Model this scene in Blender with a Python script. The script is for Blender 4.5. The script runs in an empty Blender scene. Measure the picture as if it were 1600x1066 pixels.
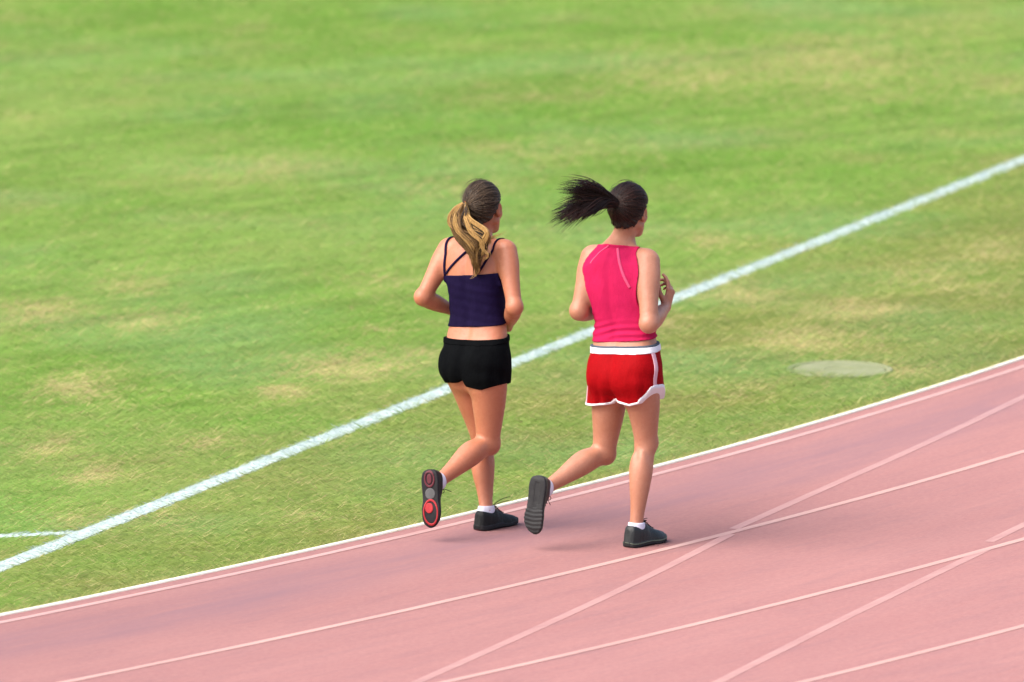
import bpy, math, random
import numpy as np
from mathutils import Vector, Matrix

# ------------------------------------------------------------------ camera, sky, sun, exposure
S = bpy.context.scene
C = S.collection
PW, PH, FPX = 1600.0, 1066.0, 14000.0
CAM_H, PITCH = 7.238, math.radians(8.818)
cam_d = bpy.data.cameras.new('camera'); cam = bpy.data.objects.new('camera', cam_d); C.objects.link(cam)
cam_d.sensor_width = 36.0; cam_d.lens = FPX / PW * 36.0
cam_d.clip_start = 0.5; cam_d.clip_end = 2000
cam.location = (0, 0, CAM_H); cam.rotation_euler = (math.pi / 2 - PITCH, 0, 0)
cam_d.dof.use_dof = True; cam_d.dof.focus_distance = 41.2; cam_d.dof.aperture_fstop = 2.8
S.camera = cam

SUN_EL, SUN_AZ = 50.0, 240.0      # the sun stands high, to the left and a little behind the camera
w = bpy.data.worlds.new('World'); S.world = w; w.use_nodes = True
wn = w.node_tree; bg = wn.nodes['Background']
sky = wn.nodes.new('ShaderNodeTexSky'); sky.sky_type = 'NISHITA'; sky.sun_disc = False
sky.sun_elevation = math.radians(SUN_EL); sky.sun_rotation = math.radians(SUN_AZ)
sky.dust_density = 4.0; sky.air_density = 1.0; sky.ozone_density = 0.6
wn.links.new(sky.outputs[0], bg.inputs[0]); bg.inputs[1].default_value = 0.10
sd = bpy.data.lights.new('sun', 'SUN'); sun = bpy.data.objects.new('sun', sd); C.objects.link(sun)
sd.energy = 1.5; sd.angle = math.radians(60); sd.color = (1.0, 0.95, 0.87)
az = math.radians(SUN_AZ); el = math.radians(SUN_EL)
sdir = Vector((math.sin(az) * math.cos(el), math.cos(az) * math.cos(el), math.sin(el)))
sun.rotation_euler = (-sdir).to_track_quat('-Z', 'Y').to_euler()
sun.location = (-10, 20, 20)
S.view_settings.view_transform = 'Standard'; S.view_settings.look = 'None'
S.view_settings.exposure = 1.75; S.view_settings.gamma = 1.0

# ------------------------------------------------------------------ helpers
rng = np.random.default_rng(7); random.seed(7)
CAM = np.array([0, 0, CAM_H])

def ray(u, v):
    a = (u - PW / 2) / FPX; b = -(v - PH / 2) / FPX
    return np.array([a, math.cos(PITCH) + b * math.sin(PITCH), -math.sin(PITCH) + b * math.cos(PITCH)])

def gnd(u, v, z=0.0):
    d = ray(u, v)
    return CAM + d * ((z - CAM_H) / d[2])

def link(name, me, mat=None, parent=None, kind=None, label=None, cat=None, group=None):
    o = bpy.data.objects.new(name, me); C.objects.link(o)
    if mat is not None and me is not None: me.materials.append(mat)
    if parent is not None: o.parent = parent
    for k, v in (('kind', kind), ('label', label), ('category', cat), ('group', group)):
        if v: o[k] = v
    return o

def mesh_np(name, V, Fc, smooth=True):
    """V (n,3), Fc (m,k) with a fixed number of corners per face"""
    me = bpy.data.meshes.new(name)
    V = np.ascontiguousarray(V, dtype=np.float32); Fc = np.ascontiguousarray(Fc, dtype=np.int32)
    m, k = Fc.shape
    me.vertices.add(len(V)); me.vertices.foreach_set('co', V.ravel())
    me.loops.add(m * k); me.loops.foreach_set('vertex_index', Fc.ravel())
    me.polygons.add(m); me.polygons.foreach_set('loop_start', np.arange(0, m * k, k, dtype=np.int32))
    me.polygons.foreach_set('loop_total', np.full(m, k, dtype=np.int32))
    if smooth: me.polygons.foreach_set('use_smooth', np.ones(m, dtype=bool))
    me.update(calc_edges=True)
    return me

class NT:
    """small node-tree writer"""
    def __init__(s, name):
        s.m = bpy.data.materials.new(name); s.m.use_nodes = True
        s.t = s.m.node_tree; s.b = s.t.nodes['Principled BSDF']; s.out = s.t.nodes['Material Output']
    def n(s, typ, **kw):
        nd = s.t.nodes.new('ShaderNode' + typ)
        for k, v in kw.items(): setattr(nd, k, v)
        return nd
    def put(s, sock, v):
        if hasattr(v, 'is_linked'): s.t.links.new(v, sock)
        elif isinstance(v, (tuple, list)): sock.default_value = tuple(v) + ((1,) if len(v) == 3 and sock.type == 'RGBA' else ())
        else: sock.default_value = v
    def math(s, op, a, b=0.0, c=None):
        nd = s.n('Math', operation=op); s.put(nd.inputs[0], a); s.put(nd.inputs[1], b)
        if c is not None: s.put(nd.inputs[2], c)
        return nd.outputs[0]
    def noise(s, vec, scale, detail=4, rough=0.6, lo=0.35, hi=0.65):
        nd = s.n('TexNoise'); s.put(nd.inputs['Vector'], vec); nd.inputs['Scale'].default_value = scale
        nd.inputs['Detail'].default_value = detail; nd.inputs['Roughness'].default_value = rough
        r = s.n('MapRange'); r.inputs[1].default_value = lo; r.inputs[2].default_value = hi
        s.put(r.inputs[0], nd.outputs[0]); return r.outputs[0]
    def mix(s, f, a, b, blend='MIX'):
        nd = s.n('Mix', data_type='RGBA', blend_type=blend); s.put(nd.inputs[0], f); s.put(nd.inputs[6], a); s.put(nd.inputs[7], b)
        return nd.outputs[2]
    def bump(s, h, strength, dist):
        nd = s.n('Bump'); nd.inputs['Strength'].default_value = strength; nd.inputs['Distance'].default_value = dist
        s.put(nd.inputs['Height'], h); s.put(s.b.inputs['Normal'], nd.outputs[0])
    def fin(s, col, rough=0.8, spec=0.3, sheen=0.0):
        s.put(s.b.inputs['Base Color'], col); s.put(s.b.inputs['Roughness'], rough)
        s.put(s.b.inputs['Specular IOR Level'], spec)
        if sheen: s.b.inputs['Sheen Weight'].default_value = sheen
        return s.m
    def pos(s): return s.n('NewGeometry').outputs['Position']
    def obj(s): return s.n('TexCoord').outputs['Object']
    def scaled(s, vec, sc):
        nd = s.n('Mapping'); s.put(nd.inputs[0], vec); nd.inputs['Scale'].default_value = sc; return nd.outputs[0]

def vnoise(x, y, sc, seed):
    """smooth lattice noise in 0..1"""
    g = np.random.default_rng(seed).random((256, 256)).astype(np.float32)
    x = x / sc + 97.3; y = y / sc + 41.7
    i = np.floor(x).astype(int); j = np.floor(y).astype(int)
    fx = x - i; fy = y - j; fx = fx * fx * (3 - 2 * fx); fy = fy * fy * (3 - 2 * fy)
    q = lambda a, b: g[a & 255, b & 255]
    return (q(i, j) * (1 - fx) + q(i + 1, j) * fx) * (1 - fy) + (q(i, j + 1) * (1 - fx) + q(i + 1, j + 1) * fx) * fy

def fbm(x, y, sc, seed, n=4):
    s = 0; a = 1; t = 0
    for k in range(n):
        s = s + a * vnoise(x, y, sc / 2 ** k, seed + k); t += a; a *= 0.55
    return s / t

# ------------------------------------------------------------------ the track: a bend round this centre
TC = np.array([-30.31, 62.95])
R_IN, R_INLINE = 37.05, 37.154
R_LANE = [38.324, 39.529, 40.69, 41.91, 43.13, 44.35, 45.57]
R_OUT = 46.85
A0, A1 = math.radians(-112), math.radians(68)

def track_polar(t):
    p = t.pos(); sx = t.n('SeparateXYZ'); t.put(sx.inputs[0], p)
    dx = t.math('SUBTRACT', sx.outputs[0], float(TC[0])); dy = t.math('SUBTRACT', sx.outputs[1], float(TC[1]))
    R = t.math('SQRT', t.math('ADD', t.math('MULTIPLY', dx, dx), t.math('MULTIPLY', dy, dy)))
    arc = t.math('MULTIPLY', t.math('ARCTAN2', dy, dx), 38.0)
    cb = t.n('CombineXYZ'); t.put(cb.inputs[0], R); t.put(cb.inputs[1], arc)
    return R, arc, cb.outputs[0]

def track_colour(t, vec, R, arc):
    st = t.scaled(vec, (3.0, 0.45, 1)); st2 = t.scaled(vec, (14.0, 1.6, 1)); fine = t.scaled(vec, (60, 12, 1))
    n1 = t.noise(st, 0.8, 5, 0.6, 0.33, 0.68); n2 = t.noise(st2, 1.0, 4, 0.65, 0.36, 0.66); n3 = t.noise(fine, 1.6, 3, 0.7, 0.3, 0.7)
    col = t.mix(n1, (0.272, 0.122, 0.117), (0.318, 0.152, 0.142))
    col = t.mix(t.math('MULTIPLY', n2, 0.40), col, (0.215, 0.108, 0.112))
    col = t.mix(t.math('MULTIPLY', n3, 0.48), col, (0.36, 0.195, 0.178))
    n4 = t.noise(t.pos(), 38.0, 4, 0.75, 0.32, 0.68); col = t.mix(t.math('MULTIPLY', n4, 0.38), col, (0.205, 0.088, 0.090))
    n5 = t.noise(t.scaled(vec, (5.0, 0.8, 1)), 1.7, 5, 0.7, 0.52, 0.72); col = t.mix(t.math('MULTIPLY', n5, 0.40), col, (0.19, 0.102, 0.112))
    # worn, dirt-greyed running band on the inner half of lane one, broken up along its length
    wob = t.math('MULTIPLY', t.math('SUBTRACT', t.noise(t.scaled(vec, (0.6, 0.35, 1)), 1.0, 3, 0.5, 0.2, 0.8), 0.5), 0.35)
    d = t.math('ABSOLUTE', t.math('SUBTRACT', t.math('ADD', R, wob), 37.52))
    band = t.n('MapRange'); band.interpolation_type = 'SMOOTHSTEP'
    t.put(band.inputs[0], d); band.inputs[1].default_value = 0.42; band.inputs[2].default_value = 0.03
    sp = t.noise(t.scaled(vec, (9, 0.9, 1)), 1.0, 5, 0.7, 0.30, 0.70)
    f = t.math('MULTIPLY', t.math('MULTIPLY', band.outputs[0], t.math('ADD', t.math('MULTIPLY', sp, 0.85), 0.12)), 0.9)
    return t.mix(f, col, (0.205, 0.112, 0.128))

t = NT('track_rubber'); R, arc, vec = track_polar(t); col = track_colour(t, vec, R, arc)
gr = t.n('TexNoise'); t.put(gr.inputs['Vector'], t.pos()); gr.inputs['Scale'].default_value = 260; gr.inputs['Detail'].default_value = 2
t.bump(gr.outputs[0], 0.5, 0.004)
M_TRACK = t.fin(col, 0.9, 0.15)

def line_mat(name, paint, worn):
    t = NT(name); R, arc, vec = track_polar(t); base = track_colour(t, vec, R, arc)
    n = t.noise(t.scaled(vec, (10, 1.0, 1)), 1.3, 5, 0.7, 0.25, 0.75)
    f = t.math('MINIMUM', t.math('ADD', t.math('MULTIPLY', n, 0.5), worn), 0.96)
    return t.fin(t.mix(f, base, paint), 0.8, 0.2)
M_LINE = line_mat('lane_paint', (0.51, 0.335, 0.29), 0.28)
M_INLINE = line_mat('inner_line_paint', (0.56, 0.40, 0.365), 0.10)
M_CROSS = line_mat('crossover_paint', (0.46, 0.285, 0.258), 0.12)

# ground sheet to the horizon, below the turf and the track
t = NT('turf_soil'); p = t.pos()
n1 = t.noise(p, 0.35, 5, 0.6); n2 = t.noise(p, 14.0, 4, 0.7)
c1 = t.mix(n1, (0.175, 0.255, 0.050), (0.245, 0.295, 0.080)); c1 = t.mix(t.math('MULTIPLY', n2, 0.5), c1, (0.24, 0.23, 0.10))
t.bump(n2, 0.6, 0.02)
M_SOIL = t.fin(c1, 0.95, 0.1)
V = np.array([[-400, -150, -0.03], [400, -150, -0.03], [400, 700, -0.03], [-400, 700, -0.03]], float)
link('grass_field', mesh_np('grass_field', V, np.array([[0, 1, 2, 3]]), False), M_SOIL, kind='structure')

def centre_path(Rad, step=0.25, straight=60.0):
    """the plan of one lap line: straight, bend, straight"""
    n = int((A1 - A0) * Rad / step); a = np.linspace(A0, A1, n)
    p = TC + Rad * np.stack([np.cos(a), np.sin(a)], 1)
    t0 = np.array([-math.sin(A0), math.cos(A0)]); t1 = np.array([-math.sin(A1), math.cos(A1)])
    return np.vstack([p[0] - t0 * straight, p, p[-1] + t1 * straight])

def strip(name, Pin, Pout, z, mat, parent=None, thick=0.0, **kw):
    n = len(Pin)
    V = [np.c_[Pin, np.full(n, z)], np.c_[Pout, np.full(n, z)]]
    if thick: V += [np.c_[Pin, np.full(n, z - thick)], np.c_[Pout, np.full(n, z - thick)]]
    V = np.vstack(V); i = np.arange(n - 1)
    Fc = [np.stack([i, i + n, i + n + 1, i + 1], 1)]
    if thick:
        Fc += [np.stack([i, i + 1, i + 1 + 2 * n, i + 2 * n], 1), np.stack([i + n, i + 3 * n, i + 1 + 3 * n, i + 1 + n], 1)]
    return link(name, mesh_np(name, V, np.vstack(Fc), False), mat, parent, **kw)

def ring(name, ra, rb, z, mat, parent=None, thick=0.0, **kw):
    a = centre_path(ra); n = len(a)
    # same sampling for both edges
    ang = np.linspace(A0, A1, n - 2)
    def path(Rad):
        p = TC + Rad * np.stack([np.cos(ang), np.sin(ang)], 1)
        t0 = np.array([-math.sin(A0), math.cos(A0)]); t1 = np.array([-math.sin(A1), math.cos(A1)])
        return np.vstack([p[0] - t0 * 60, p, p[-1] + t1 * 60])
    return strip(name, path(ra), path(rb), z, mat, parent, thick, **kw)
track = ring('running_track', R_IN - 0.02, R_OUT, 0.0, M_TRACK, thick=0.03, kind='structure')
ring('inner_line', R_INLINE - 0.022, R_INLINE + 0.022, 0.0016, M_INLINE, track)
for Rk in R_LANE[:4]:
    ring('lane_line', Rk - 0.022, Rk + 0.022, 0.0016, M_LINE, track)

def smooth_poly(pts, n=60):
    """Catmull-Rom through ground points"""
    P = np.array(pts, float); P = np.vstack([2 * P[0] - P[1], P, 2 * P[-1] - P[-2]])
    out = []
    for i in range(1, len(P) - 2):
        for s in np.linspace(0, 1, n // (len(P) - 3), endpoint=False):
            a, b, c, d = P[i - 1:i + 3]
            out.append(0.5 * (2 * b + (c - a) * s + (2 * a - 5 * b + 4 * c - d) * s * s + (3 * b - a - 3 * c + d) * s ** 3))
    out.append(P[-2]); return np.array(out)

def painted(name, px, width, z, mat, parent, ext0=0.0, ext1=0.0):
    g = [gnd(*q)[:2] for q in px]
    c = smooth_poly(g)
    if ext0: c = np.vstack([c[0] + (c[0] - c[1]) / np.linalg.norm(c[0] - c[1]) * ext0, c])
    if ext1: c = np.vstack([c, c[-1] + (c[-1] - c[-2]) / np.linalg.norm(c[-1] - c[-2]) * ext1])
    tn = np.gradient(c, axis=0); tn /= np.linalg.norm(tn, axis=1)[:, None]
    nn = np.stack([-tn[:, 1], tn[:, 0]], 1) * width / 2
    return strip(name, c + nn, c - nn, z, mat, parent)
painted('crossover_line', [(652, 1066), (800, 1000), (950, 931), (1050, 882), (1120, 846)], 0.049, 0.0010, M_CROSS, track, 5, .2)
painted('crossover_line', [(1168, 817), (1300, 758), (1400, 714), (1500, 668), (1600, 620)], 0.049, 0.0010, M_CROSS, track, .18, 4)
painted('crossover_line', [(1122, 1066), (1300, 976), (1400, 927), (1505, 876)], 0.049, 0.0010, M_CROSS, track, 5, .3)
painted('crossover_line', [(1545, 847), (1600, 820), (1660, 793)], 0.049, 0.0010, M_CROSS, track, 0, 4)

# low white edging between track and turf
t = NT('kerb_paint'); p = t.pos(); n = t.noise(p, 3.0, 6, 0.7, 0.4, 0.75); n2 = t.noise(p, 40.0, 3, 0.6)
c = t.mix(t.math('MULTIPLY', n, 0.45), (0.70, 0.66, 0.58), (0.46, 0.40, 0.26)); c = t.mix(t.math('MULTIPLY', n2, 0.2), c, (0.45, 0.36, 0.25))
M_KERB = t.fin(c, 0.8, 0.25)
k = ring('track_kerb', R_IN - 0.030, R_IN, 0.006, M_KERB, thick=0.05, kind='structure')

# ------------------------------------------------------------------ turf
LA = gnd(0, 877)[:2]; LB = gnd(1600, 243)[:2]; LD = (LB - LA) / np.linalg.norm(LB - LA); LN = np.array([-LD[1], LD[0]])
SA = gnd(128, 823)[:2]; SB = gnd(0, 829)[:2]; SD = (SB - SA) / np.linalg.norm(SB - SA); SN = np.array([-SD[1], SD[0]])
COVER = gnd(1312, 570)[:2]; COVER_R = 0.27
# dry and worn places, as (u, v, width m, depth m, strength) read off the photograph's ground
DRY = [(550, 568, .55, .5, .9), (130, 602, .40, .6, .8), (440, 606, .22, .3, .8), (130, 737, .22, .25, .9), (305, 690, .2, .3, .5),
       (100, 690, .3, .3, .5), (60, 480, .5, .6, .6), (230, 495, .4, .5, .5), (190, 440, .35, .4, .55), (1260, 524, .55, .5, .75), (1330, 478, .4, .4, .6),
       (1440, 432, .5, .5, .5), (1110, 375, .35, .4, .6), (1420, 572, .25, .3, .6), (1010, 495, .3, .4, .5), (1320, 100, 1.5, 1.6, .55), (1060, 115, 1.2, 1.2, .4),
       (1050, 80, .9, .9, .35), (900, 230, .8, .7, .3), (380, 260, 1.0, .9, .3), (590, 440, .5, .5, .35), (700, 290, .7, .6, .3), (1150, 455, .4, .5, .45),
       (455, 800, .15, .2, .7), (110, 800, .3, .3, .4), (250, 800, .3, .4, .35), (600, 510, .3, .2, .5), (650, 548, .3, .3, .7), (1570, 385, .6, .6, .4), (1540, 440, .4, .4, .4), (1150, 600, .3, .3, .4)]
LUSH = [(1050, 190, 1.6, 2.2, .9), (1330, 160, 1.2, 1.2, .6), (150, 560, 1.0, 1.0, .8), (560, 480, .8, .8, .5), (330, 610, .7, .8, .6), (1010, 290, .8, .9, .4),
        (330, 920, .5, .3, .5), (1150, 630, .5, .5, .5), (1250, 625, .5, .4, .6), (70, 790, .4, .4, .4), (420, 40, 1.2, 1.6, .5), (700, 400, .6, .7, .3), (880, 680, .5, .5, .4), (500, 840, .4, .3, .4)]

def spots(x, y, lst, sharp, scl=1.0):
    wx = (fbm(x, y, 0.35, 31) - .5) * 0.5; wy = (fbm(x, y, 0.35, 37) - .5) * 0.7
    m = np.zeros_like(x)
    for u, v, a, b, s in lst:
        g = gnd(u, v); q = ((x + wx * .6 - g[0]) / a / scl) ** 2 + ((y + wy * .6 - g[1]) / b / 1.6 / scl) ** 2
        m = np.maximum(m, s * np.exp(-sharp * q))
    return m

def turf_colour(x, y, n, r):
    big = fbm(x, y, 2.6, 3, 3); mid = fbm(x, y, 0.55, 11, 4); sa = (x * .777 + y * .629) / 7.0; sb = y * .777 - x * .629; fine = .55 * fbm(sa, sb, 0.045, 17, 2) + .45 * fbm(sa * .6, sb, 0.13, 19, 2)
    dry = spots(x, y, DRY, 1.3, .58); lush = spots(x, y, LUSH, 0.8)
    side = (np.stack([x, y], 1) - LA) @ LN          # < 0 between the line and the track: thinner, yellower turf
    thin = 1 / (1 + np.exp(side * 3.0))
    green = np.array([0.200, 0.358, 0.064]); lime = np.array([0.302, 0.425, 0.118]); olive = np.array([0.248, 0.262, 0.076]); straw = np.array([0.52, 0.43, 0.215]); cool = np.array([0.252, 0.405, 0.148])
    f = np.clip((big - .3) * 1.2 + (mid - .5) * 1.3 + r.normal(0, .10, n) + .35 - .55 * lush, 0, 1)[:, None]
    c = green * (1 - f) + lime * f
    fo = np.clip(thin * 0.70 + (mid - .55) * 1.1 + (fine - .5) * 0.7, 0, 0.85)[:, None]; c = c * (1 - fo) + olive * fo
    cb = np.clip((fbm(x, y, 1.3, 51, 3) - .52) * 2.2 + r.normal(0, .1, n), 0, .7)[:, None]; c = c * (1 - cb) + cool * cb
    pd = np.clip(dry * (0.45 + 1.2 * mid) + 0.6 * np.clip(mid - .60, 0, 1) + 0.04 + thin * 0.05 + 0.5 * np.clip(fine - .62, 0, 1), 0, .85)
    hit = (r.random(n) < pd)
    c = np.where(hit[:, None], straw * (0.75 + 0.5 * r.random(n))[:, None], c)
    c = c * (0.66 + 0.68 * fine + r.normal(0, .04, n).clip(-.3, .3))[:, None]
    return c, dry

def blades(x, y, length, width, col, r, z0=-0.03, lay=1.0):
    n = len(x)
    # the mown turf lies over along one grain, with strays
    ang = r.normal(0.42, 0.30, n) + np.where(r.random(n) < .5, 0, math.pi)
    tilt = np.clip(r.normal(1.22, 0.14, n) * lay, 0.1, 1.44)
    dx = np.cos(ang) * np.sin(tilt); dy = np.sin(ang) * np.sin(tilt); dz = np.cos(tilt)
    wa = ang + math.pi / 2 + r.normal(0, .9, n); wx = np.cos(wa) * width / 2; wy = np.sin(wa) * width / 2
    wz = r.normal(0, 0.35, n) * width
    V = np.empty((n, 3, 3), np.float32)
    V[:, 0] = np.stack([x - wx, y - wy, np.full(n, z0) - 0 * wz], 1); V[:, 1] = np.stack([x + wx, y + wy, z0 + np.abs(wz)], 1)
    V[:, 2] = np.stack([x + dx * length, y + dy * length, z0 + dz * length], 1)
    return V.reshape(-1, 3), np.arange(3 * n).reshape(n, 3), np.repeat(col, 3, axis=0)

def blade_obj(name, parts, mat, **kw):
    V = np.vstack([p[0] for p in parts]); col = np.vstack([p[2] for p in parts]); n = len(V) // 3
    me = mesh_np(name, V, np.arange(3 * n).reshape(n, 3), False)
    at = me.color_attributes.new('blade', 'FLOAT_COLOR', 'POINT')
    at.data.foreach_set('color', np.c_[col, np.ones(len(col))].astype(np.float32).ravel())
    return link(name, me, mat, **kw)

t = NT('grass_blade'); at = t.n('Attribute', attribute_name='blade')
tr = t.n('BsdfTranslucent'); t.put(tr.inputs[0], at.outputs[0]); mx = t.n('MixShader'); mx.inputs[0].default_value = 0.55
t.fin(at.outputs[0], 0.65, 0.15); t.t.links.new(t.b.outputs[0], mx.inputs[1]); t.t.links.new(tr.outputs[0], mx.inputs[2]); t.t.links.new(mx.outputs[0], t.out.inputs[0])
M_BLADE = t.m

def scatter(n, y0, y1, r, margin=1.7):
    y = y0 + (y1 - y0) * r.random(n); hw = y * (PW / 2 / FPX) + margin
    x = (r.random(n) * 2 - 1) * (y1 * (PW / 2 / FPX) + margin); keep = np.abs(x) < hw
    x, y = x[keep], y[keep]
    d = np.hypot(x - TC[0], y - TC[1]) + (fbm(x, y, 0.25, 71, 3) - .5) * 0.05
    keep = (d < R_IN - 0.033)
    return x[keep], y[keep]

r = np.random.default_rng(5); grass_parts = []; line_parts = []
for (y0, y1, dens) in [(36.5, 43, 6800), (43, 49, 5400), (49, 56, 4000), (56, 64.5, 3000)]:
    area = (y1 - y0) * 2 * (y1 * (PW / 2 / FPX) + 1.7)
    x, y = scatter(int(area * dens), y0, y1, r)
    P = np.stack([x, y], 1)
    s1 = np.abs((P - LA) @ LN) + (fbm(x, y, .06, 81, 2) - .5) * 0.016; on1 = s1 < 0.060
    u2 = (P - SA) @ SD; s2 = np.abs((P - SA) @ SN - 0.012 * u2 ** 2) + (fbm(x, y, .06, 83, 2) - .5) * 0.05; on2 = (s2 < 0.055) & (u2 > 0.0)
    on = on1 | on2
    dc = np.hypot(x - COVER[0], y - COVER[1]); out = dc > COVER_R - .02 + (fbm(x, y, .16, 91, 3) - .55) * 0.22
    sc = 1 + (y0 - 40) * 0.025
    xx, yy = x[out & ~on], y[out & ~on]; col, dry = turf_colour(xx, yy, len(xx), r)
    keep = r.random(len(xx)) > dry * 0.35; xx, yy, col, dry = xx[keep], yy[keep], col[keep], dry[keep]
    L = (0.042 + 0.034 * r.random(len(xx))) * (1 - 0.35 * dry)
    grass_parts.append(blades(xx, yy, L * sc, 0.0046 * sc, col, r))
    xx, yy = x[on & out], y[on & out]
    if len(xx):
        col, _ = turf_colour(xx, yy, len(xx), r); pw = (r.random(len(xx)) < np.where(on2[on & out], .88, .99))
        white = np.array([0.47, 0.555, 0.545]) * (0.90 + 0.20 * r.random(len(xx)))[:, None]
        col = np.where(pw[:, None], white, col * 1.1)
        line_parts.append(blades(xx, yy, (0.028 + 0.016 * r.random(len(xx))) * sc, 0.0065 * sc, col, r))
# taller fringe of uncut grass against the kerb
ang = math.radians(-36) + r.uniform(-.14, .22, 26000); rad = R_IN - 0.034 - np.abs(r.normal(0, .045, len(ang)))
x = TC[0] + rad * np.cos(ang); y = TC[1] + rad * np.sin(ang)
col, dry = turf_colour(x, y, len(x), r); yl = (r.random(len(x)) < .38); col = np.where(yl[:, None], np.array([.46, .44, .16]) * (.8 + .4 * r.random(len(x)))[:, None], col)
grass_parts.append(blades(x, y, 0.040 + 0.045 * r.random(len(x)), 0.005, col, r, lay=.78))
blade_obj('grass', grass_parts, M_BLADE, kind='stuff', label='mown green turf with dry straw patches inside the track', cat='grass')
fl = blade_obj('field_line', line_parts, M_BLADE, kind='structure')
# chalk that reached the soil under the painted blades
t = NT('chalked_soil'); p = t.pos(); n = t.noise(p, 18, 4, .7, .3, .7); M_CHALK = t.fin(t.mix(n, (0.35, 0.42, 0.38), (0.46, 0.53, 0.51)), .95, .1)
e = np.stack([LA - LD * 8, LB + LD * 12]); strip('chalk_bed', e + LN * .052, e - LN * .052, -0.026, M_CHALK, fl)
e = np.stack([SA, SA + SD * 4]); strip('chalk_bed', e - SN * .035, e + SN * .035, -0.0265, M_CHALK, fl)

# ------------------------------------------------------------------ round concrete cover sunk in the turf
import bmesh
t = NT('weathered_concrete'); p = t.obj(); n = t.noise(p, 6, 5, .7); n2 = t.noise(p, 60, 3, .6)
c = t.mix(n, (0.165, 0.18, 0.095), (0.225, 0.235, 0.145)); c = t.mix(t.math('MULTIPLY', n2, .4), c, (0.15, 0.19, 0.07)); t.bump(n2, .4, .004)
M_CONC = t.fin(c, 0.95, 0.1)
cov = bpy.data.objects.new('manhole_cover', None); C.objects.link(cov); cov.location = (COVER[0], COVER[1], -0.038)
cov['label'] = 'round grey concrete cover half overgrown in the turf beside the track'; cov['category'] = 'manhole cover'
def lathe(name, prof, seg, mat, parent):
    bm = bmesh.new(); rows = []
    for (rr, z) in prof:
        rows.append([bm.verts.new((rr * math.cos(2 * math.pi * i / seg), rr * math.sin(2 * math.pi * i / seg), z)) for i in range(seg)] if rr > 0 else [bm.verts.new((0, 0, z))])
    for a, b in zip(rows[:-1], rows[1:]):
        for i in range(seg):
            j = (i + 1) % seg
            if len(b) == 1: bm.faces.new((a[i], a[j], b[0]))
            else: bm.faces.new((a[i], a[j], b[j], b[i]))
    me = bpy.data.meshes.new(name); bm.to_mesh(me); bm.free()
    return link(name, me, mat, parent)
lathe('rim', [(0.275, -0.02), (0.275, 0.016), (0.270, 0.019), (0.248, 0.019), (0.244, 0.015), (0.244, -0.02)], 48, M_CONC, cov)
lathe('lid', [(0.238, -0.01), (0.238, 0.013), (0.233, 0.017), (0.08, 0.017), (0.075, 0.014), (0, 0.014)], 48, M_CONC, cov)

# ------------------------------------------------------------------ people: bodies and clothes as smooth closed surfaces
f32 = np.float32
def nrm(v): v = np.asarray(v, float); return v / np.linalg.norm(v)
def smin(a, b, k):
    h = np.clip(0.5 + 0.5 * (b - a) / k, 0, 1)
    return b * (1 - h) + a * h - k * h * (1 - h)
def smax(a, b, k): return -smin(-a, -b, k)
FAR = f32(0.12)

class Bone:
    """tapered limb between a and b; prof rows: (t, half width, half depth, side offset, fwd offset); fwd fixes the roll"""
    def __init__(s, a, b, prof, fwd=(0, 1, 0), cap=None):
        s.a = np.asarray(a, float); s.b = np.asarray(b, float); d = s.b - s.a; s.L = np.linalg.norm(d); s.z = d / s.L
        f = np.asarray(fwd, float); f = f - (f @ s.z) * s.z; s.y = nrm(f); s.x = np.cross(s.y, s.z)
        p = np.array(prof, float)
        if p.shape[1] == 2: p = np.c_[p, p[:, 1], np.zeros((len(p), 2))]
        if p.shape[1] == 3: p = np.c_[p, np.zeros((len(p), 2))]
        s.T = np.linspace(0, 1, 40); s.P = np.stack([pchip(p[:, 0], p[:, k], s.T) for k in range(1, 5)], 1)
        s.rm = s.P[:, :2].max() + np.abs(s.P[:, 2:]).max(); s.cap = cap
    def __call__(s, p):
        out = np.full(len(p), FAR, f32); q = p - s.a.astype(f32)
        t = q @ s.z.astype(f32); tc = np.clip(t, 0, s.L); near = q - tc[:, None] * s.z.astype(f32)
        m = (near * near).sum(1) < (s.rm + FAR) ** 2
        if not m.any(): return out
        q = q[m]; t = t[m]; tc = tc[m]; u = tc / s.L
        w, dp, ox, oy = [np.interp(u, s.T, s.P[:, k]).astype(f32) for k in range(4)]
        x = q @ s.x.astype(f32) - ox; y = q @ s.y.astype(f32) - oy; c = s.cap if s.cap else np.minimum(w, dp); ex = t - tc
        k0 = np.sqrt((x / w) ** 2 + (y / dp) ** 2 + (ex / c) ** 2); k1 = np.sqrt((x / w ** 2) ** 2 + (y / dp ** 2) ** 2 + (ex / c ** 2) ** 2)
        d = k0 * (k0 - 1) / np.maximum(k1, 1e-4); d = np.where(k0 < .3, -np.minimum(w, dp) * .7, d)
        out[m] = np.minimum(d, FAR); return out

def pchip(x, y, q):
    x = np.asarray(x, float); y = np.asarray(y, float)
    if len(x) < 3: return np.interp(q, x, y)
    h = np.diff(x); dl = np.diff(y) / h; m = np.zeros(len(x))
    for i in range(1, len(x) - 1): m[i] = 0 if dl[i - 1] * dl[i] <= 0 else 2 * dl[i - 1] * dl[i] / (dl[i - 1] + dl[i])
    m[0] = dl[0]; m[-1] = dl[-1]
    i = np.clip(np.searchsorted(x, q) - 1, 0, len(x) - 2); s = np.clip((q - x[i]) / h[i], 0, 1)
    return y[i] * (1 + 2 * s) * (1 - s) ** 2 + h[i] * m[i] * s * (1 - s) ** 2 + y[i + 1] * s * s * (3 - 2 * s) + h[i] * m[i + 1] * s * s * (s - 1)

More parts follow.
